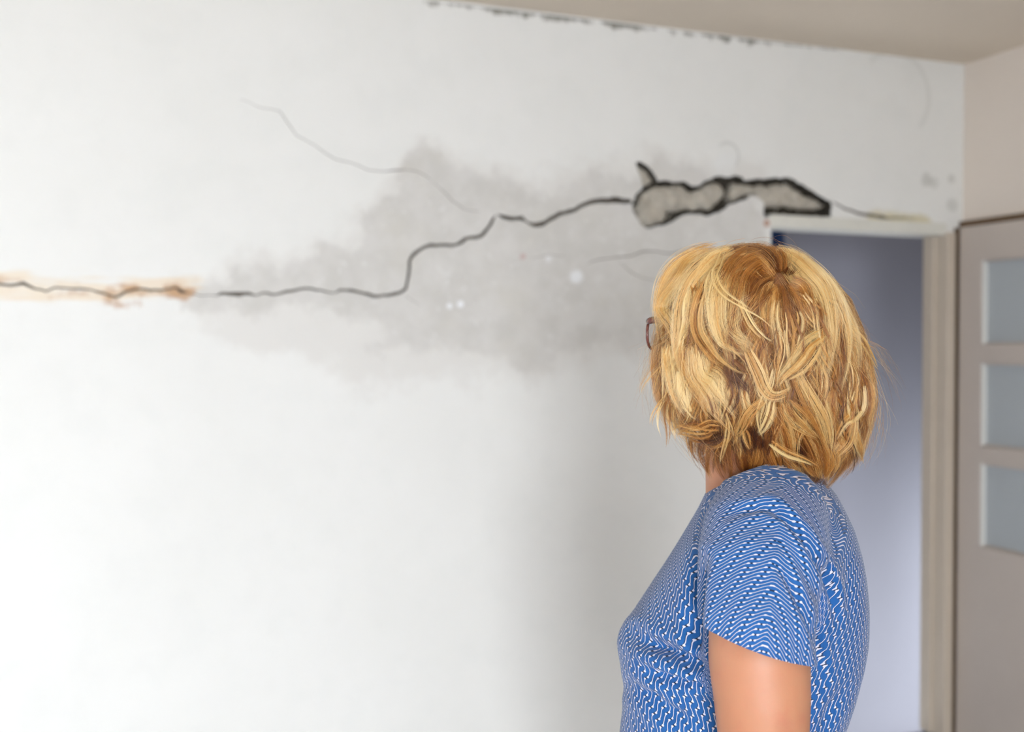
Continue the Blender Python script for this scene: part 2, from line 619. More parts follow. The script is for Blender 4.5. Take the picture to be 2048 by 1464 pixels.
def chunk(pixels, front, thick, bump=.011, mat=M_CHUNK, grid=.009):
    """a lump of broken render: rough face, rounded rim, real thickness"""
    poly = wallpts(ragged(pixels, 5.0))
    xs, zs = [p[0] for p in poly], [p[1] for p in poly]
    rp = []
    for i in range(len(poly)):
        a, b = poly[i], poly[(i + 1) % len(poly)]
        for t in (0, .5):
            rp.append((a[0] + (b[0] - a[0]) * t + (random.uniform(-.0015, .0015) if t else 0), a[1] + (b[1] - a[1]) * t + (random.uniform(-.0015, .0015) if t else 0)))
    P = list(rp)
    G = np.array([(x, z) for x in np.arange(min(xs), max(xs), grid) for z in np.arange(min(zs), max(zs), grid)])
    s = sdf(G, rp)
    P += [tuple(g) for g, q in zip(G, s) if q > grid * .45]
    o2, _, f2, _, _, _ = delaunay_2d_cdt([Vector(p) for p in P], [], [list(range(len(rp)))], 1, 1e-7)
    Q = np.array([tuple(q) for q in o2])
    d = sdf(Q, rp)
    vs = []
    for (x, z), e in zip(Q, d):
        rim = .010 * max(0, 1 - abs(e) / .012) ** 2
        nn = noise.fractal(Vector((x * 22, z * 22, front * 50)), 1.0, 2.0, 4)
        vs.append((x, YB + front + rim - bump * nn, z))
    fs = [tuple(f) for f in f2]
    b = len(vs)
    for x, z in rp:
        vs.append((x, YB + front + .010, z))
    for x, z in rp:
        vs.append((x, YB + front + thick, z))
    n = len(rp)
    for i in range(n):
        j = (i + 1) % n
        fs.append((b + i, b + j, b + n + j, b + n + i))
    return link_mesh('plaster_chunk', vs, fs, mat, wall_back, True)


chunk([(1280, 400), (1293, 384), (1316, 372), (1340, 371), (1366, 370), (1384, 380), (1398, 381), (1416, 370), (1436, 364), (1448, 369), (1453, 380), (1450, 392), (1436, 408),
       (1421, 420), (1398, 418), (1378, 417), (1357, 420), (1336, 417), (1341, 430), (1330, 441), (1318, 446), (1292, 452), (1281, 436), (1276, 415)], .012, .035)
chunk([(1473, 364), (1490, 369), (1510, 370), (1545, 369), (1578, 367), (1592, 373), (1610, 386), (1640, 401), (1656, 409), (1652, 415), (1630, 418), (1606, 416), (1580, 410), (1556, 414), (1531, 410),
       (1530, 402), (1516, 391), (1500, 387), (1484, 396), (1472, 400), (1465, 394), (1467, 378)], .014, .03)
chunk([(1275, 328), (1287, 332), (1302, 343), (1311, 360), (1300, 369), (1288, 373), (1281, 350)], .016, .03)

crumb = Geo()
hp2 = np.array(hole)
n_c = 0
while n_c < 150:
    x, z = random.uniform(hp2[:, 0].min(), hp2[:, 0].max()), random.uniform(hp2[:, 1].min(), hp2[:, 1].max())
    if sdf(np.array([[x, z]]), hole)[0] < .002:
        continue
    r = random.uniform(.002, .006)
    crumb.blob((x, YB + random.uniform(.03, .05), z), (Vector((r, 0, r * .3)), Vector((0, r, 0)), Vector((0, r * .2, r * random.uniform(.5, 1)))), 6, 4)
    n_c += 1
crumbs = crumb.link('plaster_crumbs', M_CHUNK, wall_back)
crumbs['kind'] = 'stuff'

# ------------------------------------------------------------------ room shell
T = 0.10


def slab(name, lo, hi, mat):
    return structure(Geo().box(lo, hi).link(name, mat))


def planks(name, x0, x1, y0, y1):
    n = NT('oak_floor', .45)
    P = n.pos()
    g = n.noise(n.scaled(P, (14, 1.2, 1)), 4, 5)
    n.color(n.mix(g, srgb(150, 152, 162), srgb(172, 174, 186)))
    base = structure(Geo().box((x0, y0, -.10), (x1, y1, -.012)).link(name, M_BROWN))
    w, k = .19, 0
    me = None
    x = x0
    while x < x1 - .01:
        xe = min(x + w, x1)
        b = Geo().box((x + .001, y0, -.014), (xe - .001, y1, 0.0))
        o = b.link('floorboard', n.m, base)
        x = xe
    return base


planks('floor', -2.4, XR, -4.2, YB)
slab('ceiling', (-2.5, -4.3, ZC), (XR + .1, YB + .0, ZC + .1), M_CEIL)
slab('wall_right', (XR, -4.2, 0), (XR + T, YB, ZC), M_SIDE)
# left wall with a window opening
lw = Geo()
lw.box((-2.5, -4.2, 0), (-2.4, 1.0, ZC)).box((-2.5, 2.4, 0), (-2.4, YB, ZC)).box((-2.5, 1.0, 0), (-2.4, 2.4, .7)).box((-2.5, 1.0, 2.0), (-2.4, 2.4, ZC))
structure(lw.link('wall_left', M_ROOM))
rw = Geo()
rw.box((-2.5, -4.3, 0), (-2.25, -4.2, ZC)).box((-.75, -4.3, 0), (XR + T, -4.2, ZC)).box((-2.25, -4.3, 0), (-.75, -4.2, .12)).box((-2.25, -4.3, 2.24), (-.75, -4.2, ZC))
structure(rw.link('wall_rear', M_ROOM))
M_WHITE = plain('window_frame_white', srgb(235, 235, 232), .4, .02, 10)
M_GLASS = NT('clear_glass', .02, (1, 1, 1, 1))
M_GLASS.b.inputs['Transmission Weight'].default_value = 1.0
M_GLASS.b.inputs['IOR'].default_value = 1.1
M_GLASS = M_GLASS.m


def window(name, axis, a0, a1, z0, z1, at):
    g = Geo()

    def bx(u0, u1, w0, w1, t0=-.03, t1=.03):
        if axis == 'x':
            g.box((u0, at + t0, w0), (u1, at + t1, w1))
        else:
            g.box((at + t0, u0, w0), (at + t1, u1, w1))
    bx(a0, a0 + .06, z0, z1), bx(a1 - .06, a1, z0, z1), bx(a0 + .06, a1 - .06, z0, z0 + .06), bx(a0 + .06, a1 - .06, z1 - .06, z1)
    o = structure(g.link(name, M_WHITE))
    m = (a0 + a1) / 2
    g = Geo()
    bx(m - .03, m + .03, z0 + .06, z1 - .06)
    g.link('mullion', M_WHITE, o)
    for u0, u1 in ((a0 + .06, m - .03), (m + .03, a1 - .06)):
        g = Geo()
        bx(u0, u1, z0 + .06, z1 - .06, -.004, .004)
        g.link('pane', M_GLASS, o)
    return o


window('window_1', 'x', -2.25, -.75, .12, 2.24, -4.25)
window('window_2', 'y', 1.0, 2.4, .7, 2.0, -2.45)

# hall behind the doorway
hx0, hx1, hy = 1.3, 5.1, 4.45
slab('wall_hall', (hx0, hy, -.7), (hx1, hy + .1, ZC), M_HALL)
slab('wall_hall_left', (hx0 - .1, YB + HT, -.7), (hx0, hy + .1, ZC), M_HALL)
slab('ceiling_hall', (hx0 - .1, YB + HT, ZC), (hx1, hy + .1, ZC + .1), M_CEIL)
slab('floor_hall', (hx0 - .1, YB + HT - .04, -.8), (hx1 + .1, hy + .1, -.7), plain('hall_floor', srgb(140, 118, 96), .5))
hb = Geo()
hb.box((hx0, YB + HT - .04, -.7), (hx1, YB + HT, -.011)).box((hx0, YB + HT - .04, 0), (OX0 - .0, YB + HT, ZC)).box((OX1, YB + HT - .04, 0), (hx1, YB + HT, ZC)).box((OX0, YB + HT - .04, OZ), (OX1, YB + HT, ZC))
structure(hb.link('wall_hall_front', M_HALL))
he = Geo()
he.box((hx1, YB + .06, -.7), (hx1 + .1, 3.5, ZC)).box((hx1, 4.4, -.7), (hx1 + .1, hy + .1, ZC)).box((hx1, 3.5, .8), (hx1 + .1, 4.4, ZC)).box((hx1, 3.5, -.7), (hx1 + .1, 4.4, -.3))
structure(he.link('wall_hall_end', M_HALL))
window('window_3', 'y', 3.5, 4.4, -.3, .8, hx1 + .05)
# navy cloth hanging in the hall, its edge seen past the doorway's corner
nx0 = on_back(1500, 480, 4.30)[0]
nx1 = on_back(1588, 480, 4.30)[0]
rows, ncol = 26, 42
cv, cf = [], []
ztop = 2.12
for k in range(2):
    for i in range(rows + 1):
        t = i / rows
        for j in range(ncol + 1):
            u = j / ncol
            x = nx0 + (nx1 - nx0) * (.5 + (u - .5) * (.72 + .28 * min(1, t * 2.5)))
            y = 4.33 + .022 * math.sin(u * 21 + t * 1.5) * (.4 + .6 * t) + .004 * k
            cv.append((x, y, ztop - t * .95 - .05 * abs(u - .5) * (1 - t)))
W1 = ncol + 1
N1 = W1 * (rows + 1)
for i in range(rows):
    for j in range(ncol):
        a = i * W1 + j
        cf += [(a, a + 1, a + W1 + 1, a + W1), (N1 + a, N1 + a + W1, N1 + a + W1 + 1, N1 + a + 1)]
for i in range(rows):
    for j in (0, ncol):
        a = i * W1 + j
        cf.append((a, a + W1, N1 + a + W1, N1 + a))
for j in range(ncol):
    for i in (0, rows):
        a = i * W1 + j
        cf.append((a, a + 1, N1 + a + 1, N1 + a))
cloth = link_mesh('hanging_cloth', cv, cf, plain('navy_cloth', srgb(30, 58, 100), .9, .15, 200), smooth=True)
tag(cloth, 'dark navy cloth hanging in the hall just inside the doorway', 'cloth')
pg = structure(Geo().box((nx0 - .05, hy - .02, ztop - .02), (nx1 + .05, hy, ztop + .05)).bevelled('trim_hall_rail', M_BROWN))
for u in (.25, .75):
    x = nx0 + (nx1 - nx0) * u
    Geo().tube([(x, hy - .02, ztop + .01), (x, hy - .12, ztop + .005), (x, hy - .135, ztop + .03)], [.008, .008, .009], (1, 0, 0), 10).link('peg', M_BROWN, pg, True)

# door_1: the frame of the open doorway
fx = on_back(1905, 700)[0]
zh0, zh1 = on_back(1700, 461)[1], on_back(1700, 437)[1]
door1 = structure(Geo().box((OX0 - .004, YB - .006, zh0), (OX1 + .002, YB + HT + .01, zh1)).bevelled('door_1', M_HEAD, None, .003))
Geo().box((OX1, YB - .014, 0), (fx, YB + HT + .012, zh0 + .01)).bevelled('jamb', M_FRAME, door1, .004)
Geo().box((OX1 - .014, YB + .045, 0), (OX1 + .004, YB + HT, zh0)).bevelled('door_stop', M_FRAME, door1, .003)
Geo().box((OX0 - .02, YB + .002, 0), (OX0, YB + HT + .012, zh0)).bevelled('jamb', M_HEAD, door1, .003)

# door_2: glazed leaf standing along the right wall
LXF = 3.085                                   # its front face
ly1 = YB - .020
ly0 = ly1 - .84
ztop_leaf = on_right(1990, 446, LXF)[1]
py_edges = [(520, 688), (727, 893), (929, 1096)]
pane_y1 = on_right(1962, 600, LXF)[0]
pane_y0 = ly0 + (ly1 - pane_y1)
zs = [(on_right(1975, a, LXF)[1], on_right(1975, b, LXF)[1]) for a, b in py_edges]
leaf = structure(Geo().box((LXF, pane_y1, .01), (XR - .004, ly1, ztop_leaf)).bevelled('door_2', M_LEAF, None, .002))
Geo().box((LXF, ly0, .01), (XR - .004, pane_y0, ztop_leaf)).bevelled('stile', M_LEAF, leaf)
edges_z = [(zs[0][0], ztop_leaf), (zs[1][0], zs[0][1]), (zs[2][0], zs[1][1]), (.01, zs[2][1])]
for k, (a, b) in enumerate(edges_z):
    Geo().box((LXF, pane_y0, a), (XR - .004, pane_y1, b)).bevelled('rail' if k < 3 else 'lower_panel', M_LEAF, leaf)
pane_m = NT('frosted_glass', .35, srgb(176, 180, 180))
pane_m.b.inputs['IOR'].default_value = 1.5
pane_m.bump(pane_m.noise(pane_m.pos(), 90), .001)
M_BEAD_LIT = plain('bead_paint_lit', srgb(226, 224, 216), .4, .02, 9)  # side beads paler than the leaf: window light put into the colour
for (z1, z0) in zs:
    Geo().box((LXF + .022, pane_y0, z0), (LXF + .027, pane_y1, z1)).link('pane', pane_m.m, leaf)
    for lo_, hi_, mt in (((LXF + .004, pane_y1 - .010, z0), (LXF + .024, pane_y1, z1), M_BEAD_LIT), ((LXF + .004, pane_y0, z0), (LXF + .024, pane_y0 + .010, z1), M_BEAD_LIT),
                         ((LXF + .010, pane_y0 + .010, z0), (LXF + .024, pane_y1 - .010, z0 + .006), M_LEAF), ((LXF + .010, pane_y0 + .010, z1 - .006), (LXF + .024, pane_y1 - .010, z1), M_LEAF)):
        Geo().box(lo_, hi_).bevelled('glazing_bead', mt, leaf, .002)
hz = 1.02
Geo().tube([(LXF, ly0 + .06, hz), (LXF - .045, ly0 + .06, hz), (LXF - .05, ly0 + .075, hz), (LXF - .05, ly0 + .17, hz)], [.010, .009, .010, .009], (0, 0, 1), 12).link('handle', plain('steel', srgb(150, 150, 150), .3), leaf, True)
tr = Geo()
tr.box((LXF + .014, ly0 - .03, ztop_leaf + .003), (XR - .001, YB - .001, ztop_leaf + .026))
structure(tr.bevelled('trim_1', M_BROWN, None, .003))
tr = Geo()
tr.box((LXF + .012, ly1 + .002, 0), (XR - .001, YB - .0015, ztop_leaf + .002)).box((fx + .001, YB - .004, 0), (LXF + .011, YB - .0012, ztop_leaf + .002))
structure(tr.bevelled('trim_2', M_BROWN, None, .001))
structure(Geo().box((-2.4, YB - .015, 0), (OX0 - .03, YB - .0005, .09)).bevelled('baseboard_back', M_WHITE, None, .004))
structure(Geo().box((-2.4, -4.2, 0), (-2.385, YB - .015, .09)).bevelled('baseboard_left', M_WHITE, None, .004))
structure(Geo().box((XR - .015, -4.2, 0), (XR, ly0 - .05, .09)).bevelled('baseboard_right', M_WHITE, None, .004))

# ------------------------------------------------------------------ the woman
DC = 1.34                                           # torso distance
HD = 1.33                                           # head distance
ROOT_L = np.array([lv(1490, 700, DC)[0], DC, 0.0])
person = bpy.data.objects.new('person', None)
COL.objects.link(person)
person.location = tuple(l2w(ROOT_L))
person.rotation_euler = (0, 0, -AZ)
tag(person, 'woman with blonde bob in blue patterned blouse turned towards the cracked wall', 'person')


def loc(v):
    return np.asarray(v, float) - ROOT_L


TA = math.radians(12)
TF = np.array([-math.cos(TA), math.sin(TA), 0])          # chest direction
TL = np.array([-math.sin(TA), -math.cos(TA), 0])         # her left, towards the camera
UP = np.array([0, 0, 1.0])


def ring(py, xf, xb, b, grow=0.0, n=40, ex=2.25):
    a3, b3 = lv(xf, py, DC), lv(xb, py, DC)
    c = (a3 + b3) / 2
    W = (b3[0] - a3[0]) / 2
    b = b + grow
    a = math.sqrt(max((W + grow) ** 2 - (b * math.sin(TA)) ** 2, .0004)) / math.cos(TA)
    out = []
    for q in np.linspace(0, 2 * math.pi, n, endpoint=False):
        cq, sq = math.cos(q), math.sin(q)
        out.append(c + TF * a * math.copysign(abs(cq) ** (2 / ex), cq) + TL * b * math.copysign(abs(sq) ** (2 / ex), sq))
    return out


TORSO = [(885, 1442, 1575, .058), (910, 1442, 1590, .060), (935, 1440, 1622, .064), (955, 1436, 1645, .078), (985, 1412, 1672, .108), (1020, 1394, 1690, .136), (1060, 1370, 1706, .155), (1100, 1348, 1716, .158), (1140, 1325, 1723, .156),
         (1195, 1290, 1727, .152), (1235, 1264, 1726, .150), (1265, 1245, 1724, .148), (1290, 1239, 1720, .146), (1315, 1240, 1716, .142), (1345, 1247, 1708, .138), (1380, 1250, 1700, .135), (1420, 1246, 1688, .135),
         (1464, 1240, 1668, .137), (1540, 1236, 1680, .150), (1640, 1236, 1720, .166), (1720, 1246, 1736, .176)]


def mirror(p):
    p = np.asarray(p, float)
    c = lv(1490, 700, DC)
    d = (p - c) @ TL
    return p - 2 * np.outer(d, TL).reshape(p.shape)


SLEEVE = [(1548, 985, 1.325, .045, .050), (1540, 1020, 1.262, .066, .058), (1528, 1070, 1.215, .071, .062), (1517, 1140, 1.180, .068, .063), (1511, 1220, 1.160, .064, .061), (1512, 1250, 1.150, .063, .0605), (1515, 1340, 1.141, .062, .060)]
sl_pts = [lv(a, b, d) for a, b, d, _, _ in SLEEVE]
sl_rad = [(r, s) for *_, r, s in SLEEVE]

hem_pt = lv(1520, 1307, 1.088)
hn = np.array([-.30, .02, -.95])
hn /= np.linalg.norm(hn)
hn2 = np.array([-.25, 0, -.96])
# ---- blouse
g = Geo()
g.loft([ring(*t) for t in TORSO])
g.tube(sl_pts, sl_rad, (1, 0, 0), 32, True, (hem_pt + hn * .010, hn))
g.tube([mirror(p) for p in sl_pts], sl_rad, (1, 0, 0), 32, True, (mirror(hem_pt) + hn2 * .010, hn2))
bv, bf = remeshed(g, .0050, 10, .6)


def fold_displace(v, f, folds):
    n = vert_normals(v, f)
    px, py = to_px(v)
    P = np.stack([px, py], 1)
    out = v.copy()
    cam_l = np.array([0, 0, CAM_Z])
    facing = ((cam_l - v) * n).sum(1) / np.linalg.norm(cam_l - v, axis=1)
    near = v[:, 1] < DC + .05
    wgt = np.clip((facing + .1) / .3, 0, 1) * near
    for poly, amp, w, ridge in folds:
        d = seg_dist(P, poly)
        ends = np.minimum(np.linalg.norm(P - np.array(poly[0]), axis=1), np.linalg.norm(P - np.array(poly[-1]), axis=1))
        tp = np.clip(ends / 40, .15, 1)
        side = np.zeros(len(P))
        out += n * (wgt * tp * (-amp * np.exp(-(d / w) ** 2) + ridge * np.exp(-((d - 2.4 * w) / (1.5 * w)) ** 2)))[:, None]
    return out


FOLDS = [([(1274, 1272), (1300, 1286), (1350, 1306), (1400, 1336), (1425, 1350)], .024, 11, .006),
         ([(1282, 1332), (1312, 1350), (1350, 1360), (1385, 1366), (1420, 1368)], .014, 7, .004),
         ([(1262, 1372), (1300, 1392), (1340, 1420), (1390, 1446)], .011, 10, .004),
         ([(1290, 1400), (1330, 1432), (1370, 1464)], .005, 9, .002),
         ([(1404, 1120), (1398, 1170), (1394, 1230), (1394, 1290), (1402, 1330)], .016, 10, .004),
         ([(1372, 1180), (1376, 1240), (1386, 1300)], .004, 8, .002),
         ([(1540, 1014), (1575, 1042), (1601, 1069), (1638, 1128), (1661, 1187), (1670, 1240)], .009, 7, .005),
         ([(1560, 1130), (1578, 1165), (1601, 1210), (1622, 1255), (1640, 1320), (1644, 1360)], .006, 7, .004),
         ([(1455, 1030), (1490, 1019), (1534, 1017), (1560, 1026)], .005, 7, .003),
         ([(1690, 1090), (1700, 1150), (1690, 1240)], .003, 12, .002),
         ([(1440, 1330), (1500, 1400), (1560, 1440)], .004, 14, .002),
         ([(1690, 1380), (1660, 1420), (1640, 1464)], .005, 10, .002)]
bv = fold_displace(bv, bf, FOLDS)
# gentle cloth ripple
bv += vert_normals(bv, bf) * np.array([.0016 * noise.noise(Vector((p[0] * 14, p[1] * 14, p[2] * 9))) for p in bv])[:, None]

me = bpy.data.meshes.new('blouse')
me.from_pydata([tuple(p) for p in loc(bv)], [], bf)
bm = bmesh.new()
bm.from_mesh(me)


def cut(select, point, normal):
    """cut a cloth opening: remove the part beyond a plane, only where select() says"""
    geom = [f for f in bm.faces if select(np.array(f.calc_center_median()) + ROOT_L)]
    s = set(geom)
    ge = list({e for f in geom for e in f.edges})
    gv = list({v for f in geom for v in f.verts})
    bmesh.ops.bisect_plane(bm, geom=geom + ge + gv, plane_co=tuple(loc(point)), plane_no=tuple(normal), dist=1e-6)
    kill = [f for f in bm.faces if select(np.array(f.calc_center_median()) + ROOT_L)
            and (np.array(f.calc_center_median()) + ROOT_L - point) @ np.asarray(normal) > 0]
    bmesh.ops.delete(bm, geom=kill, context='FACES')


arm_a, arm_b = sl_pts[3], sl_pts[-1]


def near_arm(a, b, r):
    ab = b - a

    def fn(p):
        t = max(0, min(1.3, (p - a) @ ab / (ab @ ab)))
        return np.linalg.norm(p - a - t * ab) < r
    return fn


TZ = [-lv(1490, t[0], DC)[2] for t in TORSO]
TCX = [(lv(t[1], t[0], DC)[0] + lv(t[2], t[0], DC)[0]) / 2 for t in TORSO]
TWX = [(lv(t[2], t[0], DC)[0] - lv(t[1], t[0], DC)[0]) / 2 for t in TORSO]
TB = [t[3] for t in TORSO]


def torso_level(p):
    c, a, b = (np.interp(-p[2], TZ, q) for q in (TCX, TWX, TB))
    r = p[:2] - np.array([c, DC])
    return (abs(r @ TF[:2]) / a) ** 2.25 + (abs(r @ TL[:2]) / b) ** 2.25


hn /= np.linalg.norm(hn)
ARM_N = near_arm(arm_a, arm_b, .085)
cut(lambda p: ARM_N(p) and torso_level(p) > 1.16, hem_pt, hn)
ma, mb = mirror(arm_a), mirror(arm_b)
ARM_M = near_arm(ma, mb, .085)
cut(lambda p: ARM_M(p) and torso_level(p) > 1.16, mirror(hem_pt), hn2)
cA, cB, cC = lv(1410, 990, 1.352), lv(1600, 918, 1.325), lv(1500, 944, 1.275)
cn = np.cross(cB - cA, cC - cA)
cn *= np.sign(cn[2]) / np.linalg.norm(cn)
cn_far = cn - 2 * (cn @ TL) * TL
SAG = lv(1490, 700, DC)
cut(lambda p: p[2] > 1.29 and (p - SAG) @ TL > -.002, cA, cn)
cut(lambda p: p[2] > 1.29 and (p - SAG) @ TL <= .002, mirror(cA), cn_far)
cut(lambda p: p[2] < 1.0, np.array([0, 0, .90]), np.array([0, 0, -1.0]))
bm.verts.ensure_lookup_table()
loose = [v for v in bm.verts if not v.link_faces]
bmesh.ops.delete(bm, geom=loose, context='VERTS')
bm.to_mesh(me)
bm.free()
vv = np.zeros(len(me.vertices) * 3)
me.vertices.foreach_get('co', vv)
vv = vv.reshape(-1, 3) + ROOT_L
# fabric coordinates: cut-on sleeves, so the print runs across the shoulder and down the sleeve
ctr = np.stack([np.interp(-vv[:, 2], [-lv(1490, t[0], DC)[2] for t in TORSO], [(lv(t[1], t[0], DC)[0] + lv(t[2], t[0], DC)[0]) / 2 for t in TORSO]), np.full(len(vv), DC)], 1)
rel = vv[:, :2] - ctr
fF, fL = rel @ TF[:2], rel @ TL[:2]
phi = np.abs(np.arctan2(np.abs(fL), fF))
arc = np.where(phi < math.pi / 2, phi, math.pi - phi) * .115
up_w = np.clip((vv[:, 2] - 1.24) / .07, 0, 1)
s_t = arc * (1 - up_w) + np.abs(fL) * .85 * up_w
t_t = vv[:, 2] - .6 * np.abs(fF - .0)


def arm_coords(pts):
    best = np.full(len(vv), 1e9)
    for a, b in zip(pts[:-1], pts[1:]):
        ab = b - a
        t = np.clip((vv - a) @ ab / (ab @ ab), 0, 1)
        best = np.minimum(best, np.linalg.norm(vv - a - t[:, None] * ab, axis=1))
    a, b = pts[0], pts[-1]
    ax = (b - a) / np.linalg.norm(b - a)
    along = (vv - a) @ ax
    q = vv - a - along[:, None] * ax
    out = np.array([0, -1.0, .6]) if pts is sl_pts else np.array([0, 1.0, .6])
    out -= ax * (out @ ax)
    out /= np.linalg.norm(out)
    sd = np.cross(out, ax)
    if sd[0] < 0:
        sd = -sd
    return best, along, np.arctan2(q @ sd, q @ out)


s_all, t_all = s_t.copy(), t_t.copy()
for pts in (sl_pts, [mirror(p) for p in sl_pts]):
    d, al, an = arm_coords(pts)
    an2 = np.abs(an + .10)
    w = np.clip((.092 - d) / .022, 0, 1) * np.clip((al - .02) / .06, 0, 1)
    w = w * w * (3 - 2 * w)
    s_a = -.03 + al * 1.50 - .042 * an2
    t_a = 1.30 - an2 * .066
    s_all = s_all * (1 - w) + s_a * w
    t_all = t_all * (1 - w) + t_a * w
for k, v in (('fabric_s', s_all), ('fabric_t', t_all)):
    at = me.attributes.new(k, 'FLOAT', 'POINT')
    at.data.foreach_set('value', v.astype(np.float32))


def blouse_material():
    n = NT('printed_blue_cotton', .85)
    s, t = n.attr('fabric_s').outputs['Fac'], n.attr('fabric_t').outputs['Fac']
    PS, PT = .0056, .0165
    row = n.math('DIVIDE', s, PS)
    rid = n.math('FLOOR', row)
    ph = n.math('ADD', n.math('DIVIDE', t, PT), n.math('MULTIPLY', rid, .14))
    p = n.math('FRACT', n.math('ADD', ph, 100.0))
    wave = n.math('SINE', n.math('MULTIPLY', p, 2 * math.pi))
    q = n.math('MINIMUM', p, n.math('SUBTRACT', 1.0, p))          # distance to the break in the line
    sgn = n.math('SIGN', n.math('SUBTRACT', p, .5))
    blob = n.math('MULTIPLY', n.smooth(q, .05, .10), n.smooth(q, .15, .23, 1.0, 0.0))
    yy = n.math('SUBTRACT', n.math('FRACT', row), .5)
    yy = n.math('SUBTRACT', yy, n.math('MULTIPLY', wave, .20))
    yy = n.math('ADD', yy, n.math('MULTIPLY', n.math('MULTIPLY', blob, sgn), .07))
    wid = n.math('ADD', .060, n.math('MULTIPLY', blob, .13))
    gap = n.smooth(q, .035, .06, 1.0, 0.0)
    white = n.smooth(n.math('SUBTRACT', n.math('ABSOLUTE', yy), wid), -.02, .04, 1.0, 0.0)
    white = n.math('MULTIPLY', white, n.math('SUBTRACT', 1.0, gap))
    rim = n.smooth(n.math('SUBTRACT', n.math('ABSOLUTE', n.math('ADD', yy, .03)), wid), .03, .12, 1.0, 0.0)
    dash = n.math('MULTIPLY', gap, n.smooth(n.math('ABSOLUTE', yy), .16, .26, 1.0, 0.0))
    black = n.math('MAXIMUM', n.math('MULTIPLY', rim, .8), dash)
    blue = n.mix(n.noise(n.pos(), 20, 3), srgb(8, 74, 134), srgb(14, 90, 152))
    c = n.mix(black, blue, srgb(18, 24, 46))
    c = n.mix(white, c, srgb(212, 208, 218))
    n.color(c)
    n.b.inputs['Sheen Weight'].default_value = .15
    n.bump(n.noise(n.pos(), 900, 2), .0003, .5)
    return n.m


me.materials.append(blouse_material())
me.polygons.foreach_set('use_smooth', [True] * len(me.polygons))
blouse = bpy.data.objects.new('blouse', me)
COL.objects.link(blouse)
blouse.parent = person
sm = blouse.modifiers.new('cloth', 'SOLIDIFY')
sm.thickness, sm.offset = .0022, -1

# ---- body: one continuous figure
HA = math.radians(35)
HF = np.array([-math.cos(HA), math.sin(HA), 0])
HL = np.array([-math.sin(HA), -math.cos(HA), 0])
HC = lv(1499, 662, HD)


def hp(f, l, u):
    return HC + HF * f + HL * l + UP * u


def hax(a, b, c):
    return (HF * a, HL * b, UP * c)


g = Geo()
g.blob(hp(-.012, 0, .010), hax(.094, .074, .084), 28, 20)            # cranium
g.blob(hp(.028, 0, -.03), hax(.066, .064, .075))                      # face
g.blob(hp(.040, 0, -.075), hax(.052, .047, .042))                     # jaw
g.blob(hp(.078, 0, -.104), hax(.017, .02, .016))                      # chin
g.blob(hp(.062, 0, .035), hax(.030, .055, .035))                      # forehead
g.tube([hp(.088, 0, .012), hp(.100, 0, -.012), hp(.113, 0, -.032), hp(.104, 0, -.044)], [.009, .010, .0125, .012], HL, 14)
for s in (1, -1):
    g.blob(hp(.100, s * .011, -.040), hax(.011, .008, .008))
    g.blob(hp(.070, s * .040, -.035), hax(.022, .020, .022))
    g.blob(hp(.078, s * .031, .020), hax(.018, .024, .007))
    g.blob(hp(-.008, s * .078, -.012), (HF * .018 + HL * s * .004, HL * .007, UP * .031))
    g.blob(hp(-.002, s * .077, -.036), (HF * .010, HL * .007, UP * .012))
g.blob(hp(.095, 0, -.066), hax(.010, .022, .0055))
g.blob(hp(.092, 0, -.077), hax(.010, .020, .0065))
g.tube([hp(-.012, 0, -.03), lv(1494, 830, 1.345), lv(1494, 900, 1.345), lv(1498, 960, 1.35), lv(1520, 1010, 1.35)], [(.062, .058), (.055, .052), (.0525, .051), (.056, .056), (.075, .08)], (1, 0, 0), 28)
g.loft([ring(*t, -.030) for t in TORSO[3:]])
SHO = [lv(1535, 1040, 1.255), lv(1520, 1130, 1.190), lv(1514, 1220, 1.156), lv(1518, 1320, 1.142), lv(1524, 1400, 1.138), lv(1526, 1464, 1.138), lv(1528, 1560, 1.142), lv(1528, 1640, 1.147)]
AR = [(.046, .042), (.050, .047), (.0515, .049), (.0545, .052), (.0515, .050), (.049, .048), (.045, .045), (.042, .043)]
elbow = SHO[-1]
wrist = elbow + np.array([-.035, .0, -.235])


def arm(mir):
    m = mirror if mir else (lambda p: np.asarray(p, float))
    g.tube([m(p) for p in SHO] + [m(elbow * .75 + wrist * .25), m(elbow * .4 + wrist * .6), m(wrist)],
           AR + [(.043, .041), (.034, .031), (.027, .021)], (1, 0, 0), 24)
    w = wrist
    dn = np.array([-.10, .03, -1.0])
    dn /= np.linalg.norm(dn)
    fw = np.array([-1.0, .1, .1])
    palm = [w + dn * k for k in (-.01, .03, .065, .095)]
    g.tube([m(p) for p in palm], [(.026, .018), (.036, .015), (.041, .0145), (.040, .012)], (1, 0, 0), 18)
    for k, (off, L) in enumerate(((.030, .070), (.0105, .079), (-.0095, .073), (-.029, .056))):
        b0 = w + dn * .075 + fw * off
        curl = np.array([0, .34, 0])
        q1 = w + dn * .100 + fw * off * 1.12
        q2 = q1 + (dn + curl * .5) * L * .40 + fw * off * .10
        q3 = q2 + (dn + curl * 1.2) * L * .30
        q4 = q3 + (dn + curl * 2.0) * L * .26
        g.tube([m(p) for p in (b0, q1, q2, q3, q4)], [.0085, .0088, .0082, .0076, .0058], (1, 0, 0), 12)
    t0 = w + dn * .020 + fw * .020
    g.tube([m(p) for p in (t0, t0 + fw * .028 + dn * .030 + np.array([0, .008, 0]), t0 + fw * .036 + dn * .058 + np.array([0, .018, 0]), t0 + fw * .034 + dn * .080 + np.array([0, .026, 0]))],
           [.013, .0115, .0098, .007], (1, 0, 0), 12)


